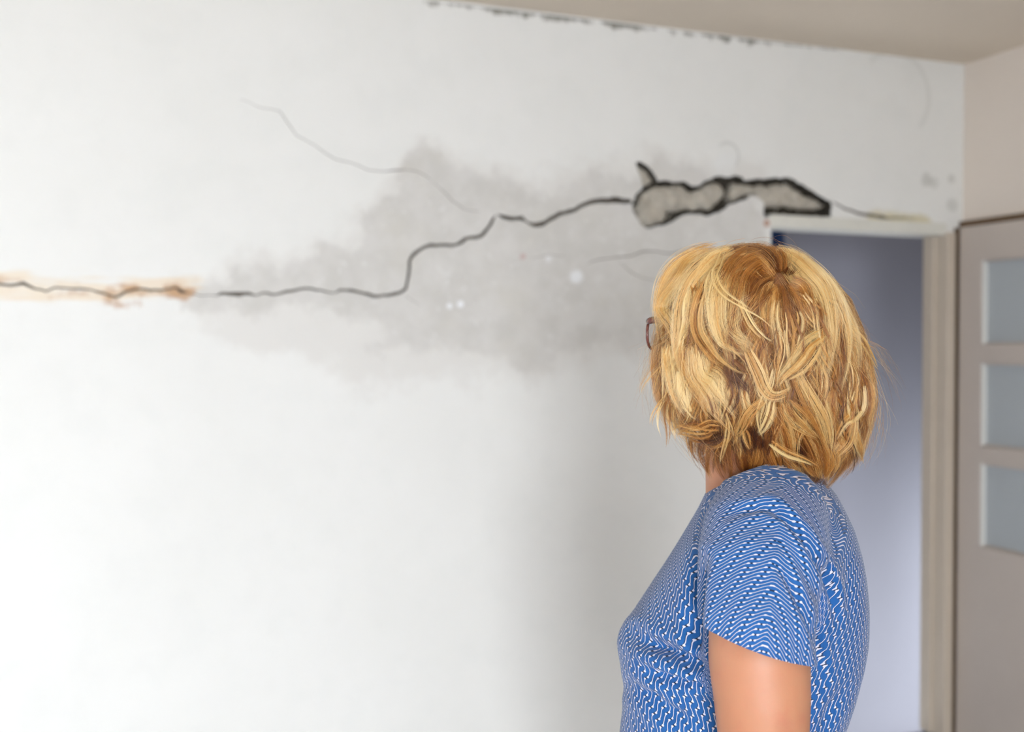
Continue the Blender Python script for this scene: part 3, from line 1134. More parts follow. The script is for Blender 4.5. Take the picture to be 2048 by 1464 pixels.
arm(False)
arm(True)
hipc = (lv(1240, 1720, DC) + lv(1740, 1720, DC)) / 2
for s in (1, -1):
    h0 = hipc + TL * s * .092
    h0[2] = .86
    kx = np.array([0, 0, 0])
    g.tube([h0, h0 + np.array([0, 0, -.2]), h0 + np.array([-.005, 0, -.40]), h0 + np.array([.012, 0, -.58]), h0 + np.array([.015, 0, -.74]), h0 + np.array([.012, 0, -.80])],
           [(.098, .090), (.080, .078), (.056, .055), (.052, .050), (.036, .034), (.034, .034)], (1, 0, 0), 20)
    an = h0 + np.array([.012, 0, -.80])
    g.tube([an + np.array([.02, 0, -.02]), an - TF * -.05 + np.array([0, 0, -.025]), an + TF * .14 + np.array([0, 0, -.038])], [(.034, .030), (.028, .036), (.014, .034)], (0, 0, 1), 16)
sv, sf = remeshed(g, .0050, 6, .5)


def skin_material():
    n = NT('skin', .5)
    P = n.pos()
    c = n.mix(n.noise(P, 8, 4), srgb(178, 118, 84), srgb(192, 136, 102))
    c = n.mix(n.smooth(n.noise(P, 30, 4), .5, .8, 0, .4), c, srgb(170, 100, 78))
    n.color(c)
    n.b.inputs['Subsurface Weight'].default_value = .25
    n.b.inputs['Subsurface Radius'].default_value = (.02, .008, .004)
    n.b.inputs['Subsurface Scale'].default_value = .3
    n.bump(n.noise(P, 700, 3), .0002, .4)
    return n.m


M_SKIN = skin_material()
body = link_mesh('body', loc(sv), sf, M_SKIN, person, True)
# eyes
ew = plain('eye_white', srgb(235, 232, 228), .2, .0, 10, 0)
ei = plain('iris', srgb(70, 95, 110), .15, .1, 300, 0)
for s in (1, -1):
    e = Geo().blob(loc(hp(.0815, s * .031, .002)), hax(.0122, .0125, .0115), 18, 12).link('eye', ew, person, True)
    Geo().blob(loc(hp(.0918, s * .031, .002)), hax(.0025, .0055, .0055), 14, 8).link('iris', ei, e, True)
lipm = plain('lip_colour', srgb(190, 105, 98), .4, .05, 60)
lp = Geo()
lp.blob(loc(hp(.0975, 0, -.066)), hax(.0095, .021, .0045)).blob(loc(hp(.0945, 0, -.0765)), hax(.0095, .018, .0055))
lp.link('lips', lipm, person, True)
brow = plain('eyebrow_hair', srgb(150, 108, 70), .8, .1, 200)
for s in (1, -1):
    Geo().tube([loc(hp(.099, s * .012, .024)), loc(hp(.097, s * .03, .030)), loc(hp(.083, s * .05, .025))], [(.003, .0022), (.0035, .0025), (.0012, .001)], UP, 8).link('eyebrow', brow, person, True)

# trousers and shoes (below the frame)
g = Geo()
g.loft([ring(t[0], t[1] + 12, t[2] - 12, t[3] - .006) for t in TORSO[-3:]] + [[p + np.array([0, 0, -.06]) for p in ring(1740, 1262, 1728, .178)]])
for s in (1, -1):
    h0 = hipc + TL * s * .092
    h0[2] = .90
    g.tube([h0, h0 + np.array([0, 0, -.24]), h0 + np.array([0, 0, -.44]), h0 + np.array([.012, 0, -.62]), h0 + np.array([.013, 0, -.82])],
           [(.112, .098), (.094, .088), (.074, .070), (.068, .064), (.062, .058)], (1, 0, 0), 24)
tv, tf = remeshed(g, .008, 6, .5)
link_mesh('trousers', loc(tv), tf, plain('dark_trousers', srgb(52, 54, 66), .9, .1, 200), person, True)
M_SHOE = plain('shoe_leather', srgb(60, 48, 42), .5, .1, 60)
M_SOLE = plain('shoe_sole', srgb(30, 28, 28), .8, .1, 60)
for s in (1, -1):
    h0 = hipc + TL * s * .092
    base = np.array([h0[0] + .012, h0[1], 0])
    g = Geo()
    g.tube([base - TF * .065 + UP * .045, base - TF * .03 + UP * .052, base + TF * .05 + UP * .046, base + TF * .13 + UP * .034, base + TF * .175 + UP * .028],
           [(.028, .026), (.036, .036), (.034, .042), (.023, .044), (.012, .028)], (0, 0, 1), 20)
    qv, qf = remeshed(g, .006, 6)
    sh = link_mesh('shoe', loc(qv), qf, M_SHOE, person, True)
    rings = []
    for z in (0.0, .014):
        rr = []
        for q in np.linspace(0, 2 * math.pi, 28, endpoint=False):
            fx_ = .055 + .125 * math.cos(q)
            ly_ = (.037 + .008 * math.cos(q)) * math.sin(q)
            rr.append(loc(base + TF * fx_ + TL * ly_ + UP * z))
        rings.append(rr)
    Geo().loft(rings).link('sole', M_SOLE, sh)

# ---- eyeglasses (worn, a thing of their own)
M_SPEC = NT('spectacle_plastic', .25, srgb(92, 48, 40))
M_SPEC.color(M_SPEC.mix(M_SPEC.noise(M_SPEC.pos(), 120, 3), srgb(72, 36, 32), srgb(122, 66, 54)))
M_SPEC = M_SPEC.m
GO = hp(.113, .001, .0)
spec = bpy.data.objects.new('eyeglasses', None)
COL.objects.link(spec)
spec.location = tuple(l2w(GO))
spec.rotation_euler = (0, 0, -AZ)
tag(spec, 'brown plastic framed eyeglasses worn by the woman', 'glasses')
gl = NT('spectacle_lens', .02, (1, 1, 1, 1))
tb, gb, mxs = gl.new('ShaderNodeBsdfTransparent'), gl.new('ShaderNodeBsdfGlossy'), gl.new('ShaderNodeMixShader')
gb.inputs['Roughness'].default_value = .03
mxs.inputs[0].default_value = .07
gl.t.links.new(tb.outputs[0], mxs.inputs[1])
gl.t.links.new(gb.outputs[0], mxs.inputs[2])
gl.t.links.new(mxs.outputs[0], gl.t.nodes['Material Output'].inputs[0])


def gp(f, l, u):
    return HF * f + HL * l + UP * u


for s in (1, -1):
    N = 36
    pts = []
    for k in range(N + 1):
        q = 2 * math.pi * k / N
        cx, cy = math.copysign(abs(math.cos(q)) ** .8, math.cos(q)), math.copysign(abs(math.sin(q)) ** .8, math.sin(q))
        pts.append(gp(-.004 * abs(cx * .5 + .5) ** 2, s * (.036 + .0275 * cx), -.003 + .0205 * cy))
    Geo().tube(pts, [(.0019, .0017)] * (N + 1), HF, 10, False).link('rim', M_SPEC, spec, True)
    Geo().loft([[p + HF * e for p in pts[:-1]] for e in (-.0008, .0008)]).link('lens', gl.m, spec, True)
    Geo().tube([gp(-.004, s * .061, .012), gp(-.010, s * .068, .013), gp(-.018, s * .0695, .013), gp(-.06, s * .076, .011), gp(-.112, s * .080, .008), gp(-.135, s * .078, -.014)],
               [(.0042, .003), (.0042, .0028), (.0036, .0018), (.003, .0016), (.003, .0016), (.0034, .0016)], UP, 10).link('temple', M_SPEC, spec, True)
Geo().tube([gp(-.001, .0105, .004), gp(.003, 0, .007), gp(-.001, -.0105, .004)], [.0022, .0022, .0022], HF, 10).link('bridge', M_SPEC, spec, True)

# ------------------------------------------------------------------ hair
SHELL = [(487, 1470, 1496), (494, 1440, 1535), (505, 1408, 1568), (530, 1366, 1620), (560, 1337, 1656), (600, 1320, 1688), (650, 1313, 1708), (700, 1312, 1724), (750, 1313, 1734),
         (800, 1318, 1738), (835, 1332, 1735), (860, 1352, 1730), (885, 1374, 1724), (910, 1396, 1714), (940, 1425, 1692), (970, 1455, 1665), (1000, 1475, 1650)]
sz = np.array([lv(1500, s[0], HD)[2] for s in SHELL])
sxc = np.array([(lv(s[1], s[0], HD)[0] + lv(s[2], s[0], HD)[0]) / 2 for s in SHELL])
sw = np.array([(lv(s[2], s[0], HD)[0] - lv(s[1], s[0], HD)[0]) / 2 for s in SHELL])
sdp = sw * np.interp(np.arange(len(SHELL)), [0, 5, 9, 16], [.95, .93, .86, .80])
o_ = np.argsort(sz)
sz, sxc, sw, sdp = sz[o_], sxc[o_], sw[o_], sdp[o_]


def shell_at(z):
    return np.interp(z, sz, sxc), np.interp(z, sz, sw), np.interp(z, sz, sdp)


def on_shell(px, py, off=0.0):
    d = HD - .1
    for _ in range(6):
        p = lv(px, py, d)
        xc, w, dp = shell_at(p[2])
        u = np.clip((p[0] - xc) / (w + max(off, 0) + 1e-4), -.97, .97)
        d = HD - (dp + off) * math.sqrt(1 - u * u)
    return lv(px, py, d)


hc_c = np.array([lv(1520, 690, HD)[0], HD, lv(1520, 690, HD)[2]])


def radial(dirs, scale):
    """where rays from the head's middle meet the shell (scaled)"""
    lo, hi = np.zeros(len(dirs)), np.full(len(dirs), .4)
    for _ in range(30):
        mid = (lo + hi) / 2
        p = hc_c + dirs * mid[:, None]
        xc, w, dp = shell_at(p[:, 2])
        out = ((p[:, 0] - xc) / w) ** 2 + ((p[:, 1] - HD) / dp) ** 2 > 1
        out |= p[:, 2] > sz[-1]
        hi = np.where(out, mid, hi)
        lo = np.where(out, lo, mid)
    return hc_c + dirs * (lo * scale)[:, None]


whorl = on_shell(1556, 572)
wd = (whorl - hc_c) / np.linalg.norm(whorl - hc_c)
z_eq = hc_c[2] + .01
FACE_ANG = math.atan2(HF[1], HF[0])


def ang_diff(a, b):
    return (a - b + math.pi) % (2 * math.pi) - math.pi


def flow(theta, s, rho, zend):
    """points along the fall of the hair, away from the crown; all arrays equal length"""
    K = .52
    q = np.clip(s / K, 0, 1)
    rd = np.stack([np.cos(theta), np.sin(theta), np.zeros_like(theta)], 1)
    om = np.arccos(np.clip(rd @ wd, -1, 1))
    so = np.sin(om) + 1e-6
    dirs = (np.sin((1 - q) * om) / so)[:, None] * wd + (np.sin(q * om) / so)[:, None] * rd
    p = radial(dirs, 1 - (1 - rho) * (1 - .72 * np.clip(dirs[:, 2], 0, 1)))
    t = np.clip((s - K) / (1 - K), 0, 1)
    z = hc_c[2] + (zend - hc_c[2]) * t
    xc, w, dp = shell_at(z)
    base = radial(rd, rho)
    xc0, w0, dp0 = shell_at(np.full(len(s), hc_c[2]))
    un = np.stack([(base[:, 0] - xc0) / w0, (base[:, 1] - HD) / dp0], 1)
    low = np.stack([xc + un[:, 0] * w, HD + un[:, 1] * dp, z], 1)
    return np.where((s > K)[:, None], low, p)


# under-volume so that no scalp shows between the locks
g = Geo()
rings = []
for py in np.concatenate([[495, 499, 504], np.linspace(512, 905, 25)]):
    z = lv(1500, py, HD)[2]
    xc, w, dp = shell_at(z)
    k = .93 - .07 * min(1, (py - 495) / 80) if py < 840 else .86 - .22 * (py - 840) / 65
    rr = []
    for th in np.linspace(0, 2 * math.pi, 64, endpoint=False):
        m = 1.0
        fd = abs(ang_diff(th, FACE_ANG))
        if py > 560:
            m = .62 + .38 * np.clip((fd - .45) / .35, 0, 1)        # leaves the face free
        wob = 1 + .018 * math.sin(th * 13 + py * .03) + .012 * math.sin(th * 29 - py * .05)
        rr.append(loc((xc + w * k * m * wob * math.cos(th), HD + dp * k * m * wob * math.sin(th), z)))
    rings.append(rr)
g.loft(rings)
hm = NT('hair_mass', .7)
hm.color(hm.mix(hm.noise(hm.scaled(hm.pos(), (1, 1, .15)), 120, 4), srgb(96, 58, 32), srgb(150, 100, 58)))
hair = g.link('hair', hm.m, person, True)

strands, tints, rads, roots = [], [], [], []
NP = 18


def catmull(P, n):
    P = np.asarray(P, float)
    if len(P) == 2:
        return P[0] + (P[1] - P[0]) * np.linspace(0, 1, n)[:, None]
    d = np.concatenate([[0], np.cumsum(np.linalg.norm(np.diff(P, axis=0), axis=1))])
    tt = np.linspace(0, d[-1], n)
    Q = np.vstack([2 * P[0] - P[1], P, 2 * P[-1] - P[-2]])
    out = []
    for t in tt:
        i = min(np.searchsorted(d, t, 'right') - 1, len(P) - 2)
        u = (t - d[i]) / (d[i + 1] - d[i])
        p0, p1, p2, p3 = Q[i], Q[i + 1], Q[i + 2], Q[i + 3]
        out.append(.5 * (2 * p1 + (p2 - p0) * u + (2 * p0 - 5 * p1 + 4 * p2 - p3) * u * u + (3 * p1 - p0 - 3 * p2 + p3) * u ** 3))
    return np.array(out)


def lock(pix, width, tint, off=.004, count=None, taper=.35, spread=.10, start=.55):
    """one authored lock lying on the hair's surface; width in pixels"""
    c = catmull([on_shell(a, b, off) for a, b in pix], NP)
    m = width / FPX * 1.24
    count = count or int(24 + width * 9)
    tan = np.gradient(c, axis=0)
    tan /= np.linalg.norm(tan, axis=1, keepdims=True)
    view = c - np.array([0, 0, CAM_Z])
    view /= np.linalg.norm(view, axis=1, keepdims=True)
    side = np.cross(tan, view)
    side /= np.linalg.norm(side, axis=1, keepdims=True) + 1e-9
    nor = np.cross(side, tan)
    s = np.linspace(0, 1, NP)
    prof = (start + (1 - start) * np.sin(np.pi * np.clip(s * .9 + .05, 0, 1))) * (1 - (1 - taper) * s ** 2.5)
    nw = max(2, int(width / 3.2))
    wa = np.linspace(-.85, .85, nw) + RNG.normal(0, .10, nw)
    wt, wd_ = RNG.normal(0, .15, nw), RNG.normal(0, 1, nw)
    wl, wn = RNG.uniform(.74, 1.0, nw), RNG.normal(0, .5, nw)
    wp, wf = RNG.uniform(0, 6.28, nw), RNG.uniform(3, 7, nw)
    for _ in range(count):
        k = RNG.integers(nw)
        stray = RNG.uniform() < .25
        a = wa[k] + RNG.normal(0, .17 if not stray else .5)
        b = -.35 * a * a + .35 * wn[k] + RNG.normal(0, .12)
        fz = RNG.normal(0, 1, 2)
        p0 = RNG.uniform(0, 6.28)
        lat = a * prof * (1 - .25 * s ** 2) + .16 * wd_[k] * s ** 2 + .10 * np.sin(s * wf[k] + wp[k]) + (.25 * fz[0] * s ** 2 if stray else 0)
        sgn = (m * lat + .00055 * np.sin(s * 15 + p0) * fz[1] * s)[:, None] * side + ((b * m * .55 * prof) + .0006 * np.sin(s * 9 + p0))[:, None] * nor
        L = wl[k] * RNG.uniform(.86, 1.0)
        st = RNG.uniform(0, .12)
        idx = np.linspace(st, L, NP) * (NP - 1)
        full = c + sgn
        q = np.stack([np.interp(idx, np.arange(NP), full[:, i_]) for i_ in range(3)], 1)
        strands.append(q)
        tints.append(np.clip(tint + wt[k] + RNG.normal(0, .13), 0, 1.1))
        rads.append(RNG.uniform(.00008, .00014))


# --- fill: clumps falling from the crown
def fill(nclump, per, rho0, rho1, tint0, tint1, wave, rng_s0=(.045, .42), width=.010):
    for _ in range(nclump):
        th = RNG.uniform(-math.pi, math.pi)
        fd = ang_diff(th, FACE_ANG)
        if -.85 < fd < .52:
            if RNG.uniform() < .5:
                continue
            zend = lv(1500, 622, HD)[2]
        else:
            px_side = math.cos(th)                       # -1: left silhouette, +1: right
            pe = np.interp(px_side, [-1, -.6, -.2, .3, .8, 1], [845, 868, 925, 958, 942, 912]) + RNG.normal(0, 26)
            zend = lv(1500, pe, HD)[2]
        s0 = RNG.uniform(*rng_s0)
        rho = RNG.uniform(rho0, rho1)
        tint = RNG.uniform(tint0, tint1)
        aw, fw_, ph = RNG.uniform(.4, 1.3) * wave, RNG.uniform(7, 13), RNG.uniform(0, 6.28)
        drift = RNG.normal(0, .16)
        if -.85 < fd < .52:
            drift *= .5
        elif -1.3 < fd < 0:
            drift = -abs(drift)
        elif 0 < fd < .95:
            drift = abs(drift) * .6
        flip = max(-.05, RNG.normal(.0, .055))
        wr, wrp = RNG.uniform(0, .025), RNG.uniform(0, 6.28)
        s = np.linspace(s0, 1.0, NP)
        for _k in range(per):
            dth = RNG.normal(0, width / .13)
            dr = RNG.normal(0, .018)
            sw_ = np.linspace(0, 1, NP)
            conv = 1 - .55 * sw_ ** 2
            tt = th + dth * conv + drift * sw_ + aw / .13 * np.sin(s * fw_ + ph) * np.clip(s * 1.6 - .3, 0, 1)
            r = (rho + dr * conv) * (.93 + .07 * np.clip(sw_ * 5, 0, 1)) + flip * np.clip((s - .74) / .26, 0, 1) ** 2 + wr * np.sin(s * 11 + wrp) * np.clip(s * 2 - .6, 0, 1)
            L = RNG.uniform(.86, 1.0)
            p = flow(tt, s0 + (s - s0) * L, r, np.full(NP, zend))
            p += RNG.normal(0, .0007, 3)
            strands.append(p)
            roots.append(1.0 if s0 < .22 else 0.0)
            tints.append(np.clip(tint + RNG.normal(0, .13), 0, 1))
            rads.append(RNG.uniform(.00009, .00015))


fill(220, 44, .86, .93, .05, .35, .008, width=.012)
fill(300, 40, .91, .97, .10, .52, .011, width=.008)
fill(150, 26, .95, 1.0, .35, .85, .013, (.06, .5), width=.005)

LOCKS = [
    # left front, from the forehead down
    ([(1440, 512), (1402, 542), (1378, 576), (1365, 615), (1361, 660), (1359, 705), (1367, 735), (1386, 758), (1412, 790)], 24, .92, .006),
    ([(1420, 500), (1378, 522), (1361, 556), (1341, 584), (1321, 612), (1330, 632), (1343, 650), (1352, 674), (1362, 720), (1375, 770), (1390, 820), (1396, 852)], 14, .82, .006),
    ([(1440, 500), (1396, 512), (1360, 536), (1337, 570), (1325, 610), (1322, 660), (1320, 700)], 26, .70, .000),
    ([(1410, 505), (1365, 530), (1338, 560), (1322, 600), (1316, 640), (1318, 690)], 20, .95, .000),
    ([(1385, 580), (1380, 612), (1376, 645), (1363, 675), (1355, 702)], 14, 1.05, .009),
    ([(1470, 502), (1430, 520), (1402, 548), (1380, 585)], 20, .98, .005),
    ([(1320, 690), (1319, 735), (1323, 780), (1333, 810), (1349, 834), (1372, 846)], 24, .45, .000),
    ([(1336, 690), (1337, 735), (1344, 785), (1358, 815), (1380, 842)], 20, .35, -.004),
    ([(1338, 690), (1341, 710), (1348, 742), (1355, 780), (1364, 810), (1376, 833), (1383, 851)], 20, .82, .005),
    ([(1360, 740), (1363, 765), (1371, 795), (1385, 825), (1397, 838)], 16, .92, .007),
    ([(1385, 690), (1388, 717), (1391, 747), (1408, 774), (1421, 796), (1427, 816), (1443, 838), (1460, 860), (1476, 870)], 16, .74, .007),
    ([(1400, 700), (1411, 744), (1428, 755), (1442, 776), (1457, 798), (1471, 825), (1482, 839)], 26, .88, .006),
    ([(1370, 690), (1374, 720), (1386, 750), (1400, 785), (1410, 815), (1415, 850)], 18, .78, .004),
    ([(1432, 852), (1409, 862), (1385, 861), (1364, 857), (1341, 864)], 9, .62, .006),
    ([(1425, 866), (1405, 872), (1382, 868), (1362, 864), (1337, 870)], 7, .42, .008),
    ([(1440, 848), (1418, 846), (1394, 856), (1372, 853), (1348, 850)], 6, .74, .010),
    ([(1440, 858), (1414, 856), (1390, 850), (1368, 858), (1352, 872)], 6, .50, .009),
    ([(1420, 872), (1398, 880), (1380, 876), (1366, 884)], 6, .34, .008),
    ([(1462, 862), (1446, 880), (1420, 892), (1402, 890)], 8, .62, .004),
    ([(1396, 864), (1388, 880), (1390, 905), (1398, 930)], 14, .30, -.004),
    ([(1420, 880), (1412, 905), (1416, 935), (1424, 960)], 18, .28, -.012),
    ([(1450, 880), (1445, 910), (1450, 940), (1458, 968)], 18, .30, -.006),
    # middle of the side
    ([(1462, 545), (1448, 588), (1444, 627), (1450, 660), (1472, 682), (1498, 695), (1514, 722)], 36, .94, .007),
    ([(1430, 540), (1420, 570), (1423, 600), (1425, 630), (1432, 660), (1443, 690), (1457, 697), (1480, 717), (1497, 735)], 11, .92, .010),
    ([(1415, 560), (1400, 600), (1394, 630), (1396, 660), (1408, 684), (1420, 700), (1430, 714), (1453, 732), (1475, 744), (1503, 748)], 13, .80, .010),
    ([(1447, 500), (1436, 530), (1428, 551), (1439, 578), (1460, 597), (1490, 615), (1520, 633), (1531, 642), (1546, 657), (1562, 672)], 5, 1.05, .013),
    ([(1478, 600), (1490, 626), (1505, 653), (1528, 677), (1554, 691)], 5, .95, .012),
    ([(1530, 520), (1500, 536), (1480, 566), (1468, 605), (1468, 640)], 34, .42, .003),
    ([(1540, 535), (1515, 556), (1500, 590), (1492, 630), (1500, 665)], 30, .40, .003),
    ([(1500, 505), (1470, 528), (1455, 560), (1450, 600)], 26, .50, .003),
    ([(1405, 610), (1402, 650), (1405, 690), (1410, 730)], 18, .45, .002),
    ([(1475, 640), (1482, 670), (1498, 700), (1515, 740), (1530, 775)], 22, .55, .004),
    ([(1440, 760), (1452, 785), (1462, 810), (1475, 840), (1482, 870)], 24, .15, -.010),
    ([(1470, 735), (1480, 770), (1492, 805), (1500, 840)], 24, .22, -.008),
    ([(1503, 740), (1510, 770), (1512, 800), (1508, 835)], 22, .40, .000),
    # knot and tails
    ([(1494, 700), (1502, 716), (1516, 745), (1528, 777), (1543, 793), (1565, 791), (1587, 774), (1594, 757)], 11, .80, .012),
    ([(1652, 664), (1634, 675), (1614, 690), (1600, 712), (1580, 736), (1563, 755), (1553, 775), (1548, 788)], 14, .86, .010),
    ([(1636, 690), (1620, 710), (1596, 736), (1574, 752), (1560, 768)], 12, .80, .010),
    ([(1545, 801), (1538, 833), (1524, 860), (1504, 881)], 8, .92, .011),
    ([(1553, 803), (1545, 858), (1540, 884), (1535, 908)], 16, .62, .006),
    ([(1567, 803), (1585, 829), (1611, 854), (1641, 880)], 18, .78, .008),
    ([(1528, 800), (1500, 830), (1487, 854), (1470, 878)], 10, .80, .010),
    ([(1489, 860), (1495, 882), (1502, 902)], 6, .85, .011),
    ([(1520, 830), (1512, 860), (1508, 900), (1516, 935)], 20, .48, .000),
    ([(1560, 830), (1575, 878), (1580, 908), (1595, 928), (1612, 952)], 15, .74, .007),
    ([(1600, 850), (1623, 888), (1635, 918), (1647, 960)], 14, .66, .005),
    ([(1540, 884), (1556, 896), (1577, 908), (1611, 920), (1640, 934)], 8, .85, .011),
    ([(1535, 890), (1541, 906), (1551, 928), (1563, 950)], 14, .50, .004),
    ([(1480, 880), (1486, 910), (1492, 940), (1505, 955)], 18, .36, .000),
    # crown and back
    ([(1556, 566), (1560, 600), (1563, 630), (1572, 668), (1576, 702)], 16, .66, .004),
    ([(1552, 570), (1538, 582), (1534, 615), (1536, 648), (1545, 690)], 14, .68, .004),
    ([(1568, 572), (1584, 600), (1596, 640), (1600, 690)], 16, .42, .003),
    ([(1580, 560), (1604, 576), (1612, 610), (1624, 640), (1624, 675)], 18, .52, .004),
    ([(1552, 548), (1535, 518), (1505, 499), (1474, 496)], 22, .40, .002),
    ([(1560, 545), (1556, 520), (1540, 503), (1516, 496)], 22, .34, .002),
    ([(1566, 548), (1576, 524), (1572, 510)], 18, .28, .001),
    ([(1545, 560), (1518, 540), (1488, 520), (1462, 512)], 24, .48, .002),
    ([(1498, 905), (1500, 930), (1494, 955)], 14, .40, .002),
    ([(1575, 900), (1590, 935), (1606, 968)], 14, .62, .006),
    ([(1610, 905), (1626, 935), (1640, 962)], 16, .58, .004),
    ([(1650, 895), (1652, 930), (1648, 962)], 16, .66, .006),
    ([(1560, 890), (1552, 915), (1556, 938)], 16, .35, .000),
    ([(1525, 895), (1520, 925), (1512, 948)], 16, .42, .001),
    ([(1676, 880), (1682, 905), (1676, 930)], 14, .62, .002),
    ([(1545, 560), (1525, 575), (1512, 605), (1510, 640)], 20, .22, .002),
    ([(1546, 508), (1562, 512), (1584, 527), (1607, 553), (1629, 578), (1641, 608), (1647, 640), (1652, 676), (1652, 700), (1650, 740), (1643, 777)], 32, 1.0, .006),
    ([(1550, 500), (1585, 517), (1616, 545), (1650, 580), (1665, 605), (1677, 632), (1687, 668), (1690, 700), (1688, 740), (1682, 773), (1678, 795)], 22, .90, .006),
    ([(1570, 505), (1610, 530), (1645, 562), (1675, 605), (1694, 640), (1708, 670), (1715, 720), (1712, 769), (1706, 796)], 16, .88, .004),
    ([(1625, 600), (1632, 640), (1630, 690), (1626, 740)], 14, .40, .003),
    ([(1668, 640), (1672, 690), (1670, 740), (1664, 790), (1660, 830)], 16, .35, .000),
    ([(1595, 745), (1604, 765), (1619, 795), (1635, 825), (1648, 854), (1656, 888), (1661, 910), (1657, 932)], 16, .82, .011),
    ([(1660, 780), (1655, 815), (1664, 850), (1672, 880)], 14, .62, .004),
    ([(1722, 770), (1722, 800), (1718, 820), (1704, 836), (1690, 846), (1668, 890)], 9, .86, .010),
    ([(1700, 830), (1692, 864), (1687, 884), (1670, 908), (1657, 932)], 18, .80, .008),
    ([(1735, 760), (1736, 800), (1728, 835), (1716, 860)], 14, .66, .002),
    ([(1712, 735), (1724, 770), (1726, 815), (1712, 850), (1700, 880)], 16, .58, .000),
    ([(1700, 650), (1712, 664), (1726, 682), (1742, 712), (1755, 738), (1760, 752)], 5, .85, .006),
    ([(1705, 850), (1712, 880), (1718, 900), (1721, 925)], 9, .88, .006),
    ([(1690, 870), (1698, 890), (1708, 910)], 8, .50, .004),
    ([(1640, 880), (1650, 910), (1656, 940), (1652, 970)], 14, .60, .006),
    ([(1668, 900), (1668, 925), (1662, 950)], 12, .68, .006),
    # dark locks laid on top, the shade of the gaps put into their tint
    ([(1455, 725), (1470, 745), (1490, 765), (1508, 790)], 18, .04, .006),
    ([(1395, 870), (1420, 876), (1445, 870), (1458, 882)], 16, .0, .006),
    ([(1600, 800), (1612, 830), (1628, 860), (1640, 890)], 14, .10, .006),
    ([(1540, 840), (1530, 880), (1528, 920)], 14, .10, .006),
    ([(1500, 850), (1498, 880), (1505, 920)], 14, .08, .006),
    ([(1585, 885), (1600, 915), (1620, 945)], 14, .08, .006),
]
for L in LOCKS:
    lock(L[0], L[1], L[2] + (.10 if L[2] > .8 else 0), L[3])
# many smaller tousled wisps over the sides and back
n_w = 0
while n_w < 130:
    x, y = RNG.uniform(1335, 1725), RNG.uniform(520, 850)
    zz = lv(x, y, HD)[2]
    xc_, w_, d_ = shell_at(zz)
    if abs(lv(x, y, HD)[0] - xc_) > w_ * .93:
        continue
    P, amp, ph, fq = [(x, y)], RNG.uniform(.15, .55), RNG.uniform(0, 6.28), RNG.uniform(.7, 1.5)
    step = RNG.uniform(18, 34)
    for k in range(5):
        dx, dy = x - 1556, y - 572
        q = math.hypot(dx, dy) + 1
        g_ = min(1, q / 170)
        dx, dy = dx / q * (1 - .75 * g_), dy / q * (1 - .75 * g_) + g_
        q = math.hypot(dx, dy) + 1e-6
        a_ = math.atan2(dy, dx) + amp * math.sin(ph + k * fq)
        x, y = x + step * math.cos(a_), y + step * math.sin(a_)
        P.append((x, y))
    if P[-1][1] > 955:
        continue
    lock(P, RNG.uniform(3.5, 9), float(np.clip(RNG.normal(.66, .26), .08, 1.05)), RNG.uniform(.002, .009), int(RNG.uniform(26, 60)), .25, .1, .35)
    n_w += 1

# loose single hairs over the surface
for _ in range(5200):
    th = RNG.uniform(-math.pi, math.pi)
    if -.95 < ang_diff(th, FACE_ANG) < .62:
        continue
    s0 = RNG.uniform(.04, .7)
    s = np.linspace(s0, min(1, s0 + RNG.uniform(.15, .4)), NP)
    k = np.linspace(0, 1, NP)
    r = 1.0 + RNG.uniform(-.01, .035) + .012 * np.sin(k * RNG.uniform(3, 8) + RNG.uniform(0, 6))
    p = flow(th + RNG.normal(0, .35) * k + .05 * np.sin(k * RNG.uniform(2, 7) + RNG.uniform(0, 6)), s, np.minimum(r, 1.0), np.full(NP, lv(1500, 940, HD)[2]))
    p[:, :2] += (p[:, :2] - np.array([lv(1520, 700, HD)[0], HD])) * (r - 1)[:, None]
    strands.append(p)
    tints.append(np.clip(RNG.normal(.6, .3), .05, 1.1))
    rads.append(RNG.uniform(.00008, .00013))

# flyaways
for _ in range(520):
    th = RNG.uniform(-math.pi, math.pi)
    s0 = RNG.uniform(.05, .75)
    s = np.linspace(s0, min(1, s0 + RNG.uniform(.25, .5)), NP)
    k = np.linspace(0, 1, NP)
    if abs(ang_diff(th, FACE_ANG)) < .5:
        continue
    r = 1.0 + RNG.uniform(.03, .17) * k ** 1.3 + .012 * np.sin(k * RNG.uniform(3, 9) + RNG.uniform(0, 6))
    p = flow(th + RNG.normal(0, .5) * k, s, r, np.full(NP, lv(1500, 930, HD)[2]))
    low = s > .52
    ctr_ = np.array([lv(1520, 700, HD)[0], HD])
    p[:, :2] += (p[:, :2] - ctr_) * ((r - 1) * low * .8)[:, None]
    strands.append(p)
    tints.append(RNG.uniform(.3, 1))
    rads.append(.00012)

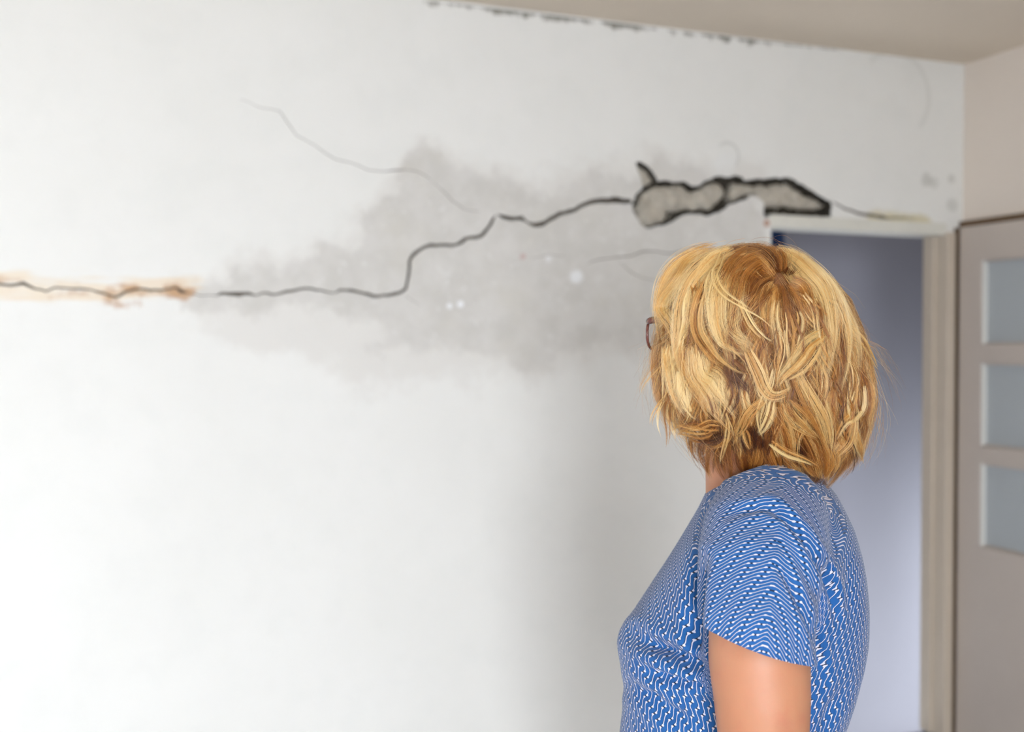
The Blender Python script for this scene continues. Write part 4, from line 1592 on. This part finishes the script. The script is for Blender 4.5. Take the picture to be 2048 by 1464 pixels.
S = np.array(strands)
roots += [0.0] * (len(S) - len(roots))
hcv = bpy.data.hair_curves.new('hair_strands')
hcv.add_curves([NP] * len(S))
hcv.attributes['position'].data.foreach_set('vector', loc(S).astype(np.float32).ravel())
ra = hcv.attributes.get('radius') or hcv.attributes.new('radius', 'FLOAT', 'POINT')
tp = np.linspace(0, 1, NP)
prof = np.clip(1.0 - .75 * tp ** 3, .2, 1)
ra.data.foreach_set('value', (np.array(rads)[:, None] * prof[None]).astype(np.float32).ravel())
rt = hcv.attributes.new('root', 'FLOAT', 'CURVE')
rt.data.foreach_set('value', np.array(roots, dtype=np.float32))
ta = hcv.attributes.new('tint', 'FLOAT', 'CURVE')
ta.data.foreach_set('value', np.array(tints, dtype=np.float32))


def strand_material():
    n = NT('blonde_hair', .4)
    t = n.attr('tint').outputs['Fac']
    cr = n.new('ShaderNodeValToRGB')
    e = cr.color_ramp.elements
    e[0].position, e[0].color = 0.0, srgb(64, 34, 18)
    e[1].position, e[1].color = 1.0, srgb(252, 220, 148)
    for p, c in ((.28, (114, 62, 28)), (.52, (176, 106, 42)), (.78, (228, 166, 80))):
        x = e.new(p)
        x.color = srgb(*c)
    n.put(cr.inputs[0], t)
    h = n.new('ShaderNodeBsdfHairPrincipled')
    h.model = 'CHIANG'
    h.parametrization = 'COLOR'
    hi = n.new('ShaderNodeHairInfo')
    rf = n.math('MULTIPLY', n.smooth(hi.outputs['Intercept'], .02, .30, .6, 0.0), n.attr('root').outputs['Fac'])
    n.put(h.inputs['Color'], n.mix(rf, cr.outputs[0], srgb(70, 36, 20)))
    h.inputs['Roughness'].default_value = .26
    h.inputs['Radial Roughness'].default_value = .55
    h.inputs['Random Roughness'].default_value = .3
    out = n.t.nodes['Material Output']
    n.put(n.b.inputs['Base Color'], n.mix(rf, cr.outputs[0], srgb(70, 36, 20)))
    n.b.inputs['Roughness'].default_value = .36
    n.b.inputs['Specular IOR Level'].default_value = .5
    mx = n.new('ShaderNodeMixShader')
    mx.inputs[0].default_value = .6
    n.t.links.new(n.b.outputs[0], mx.inputs[1])
    n.t.links.new(h.outputs[0], mx.inputs[2])
    n.t.links.new(mx.outputs[0], out.inputs[0])
    return n.m


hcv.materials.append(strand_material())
hs = bpy.data.objects.new('hair_strands', hcv)
COL.objects.link(hs)
hs.parent = hair
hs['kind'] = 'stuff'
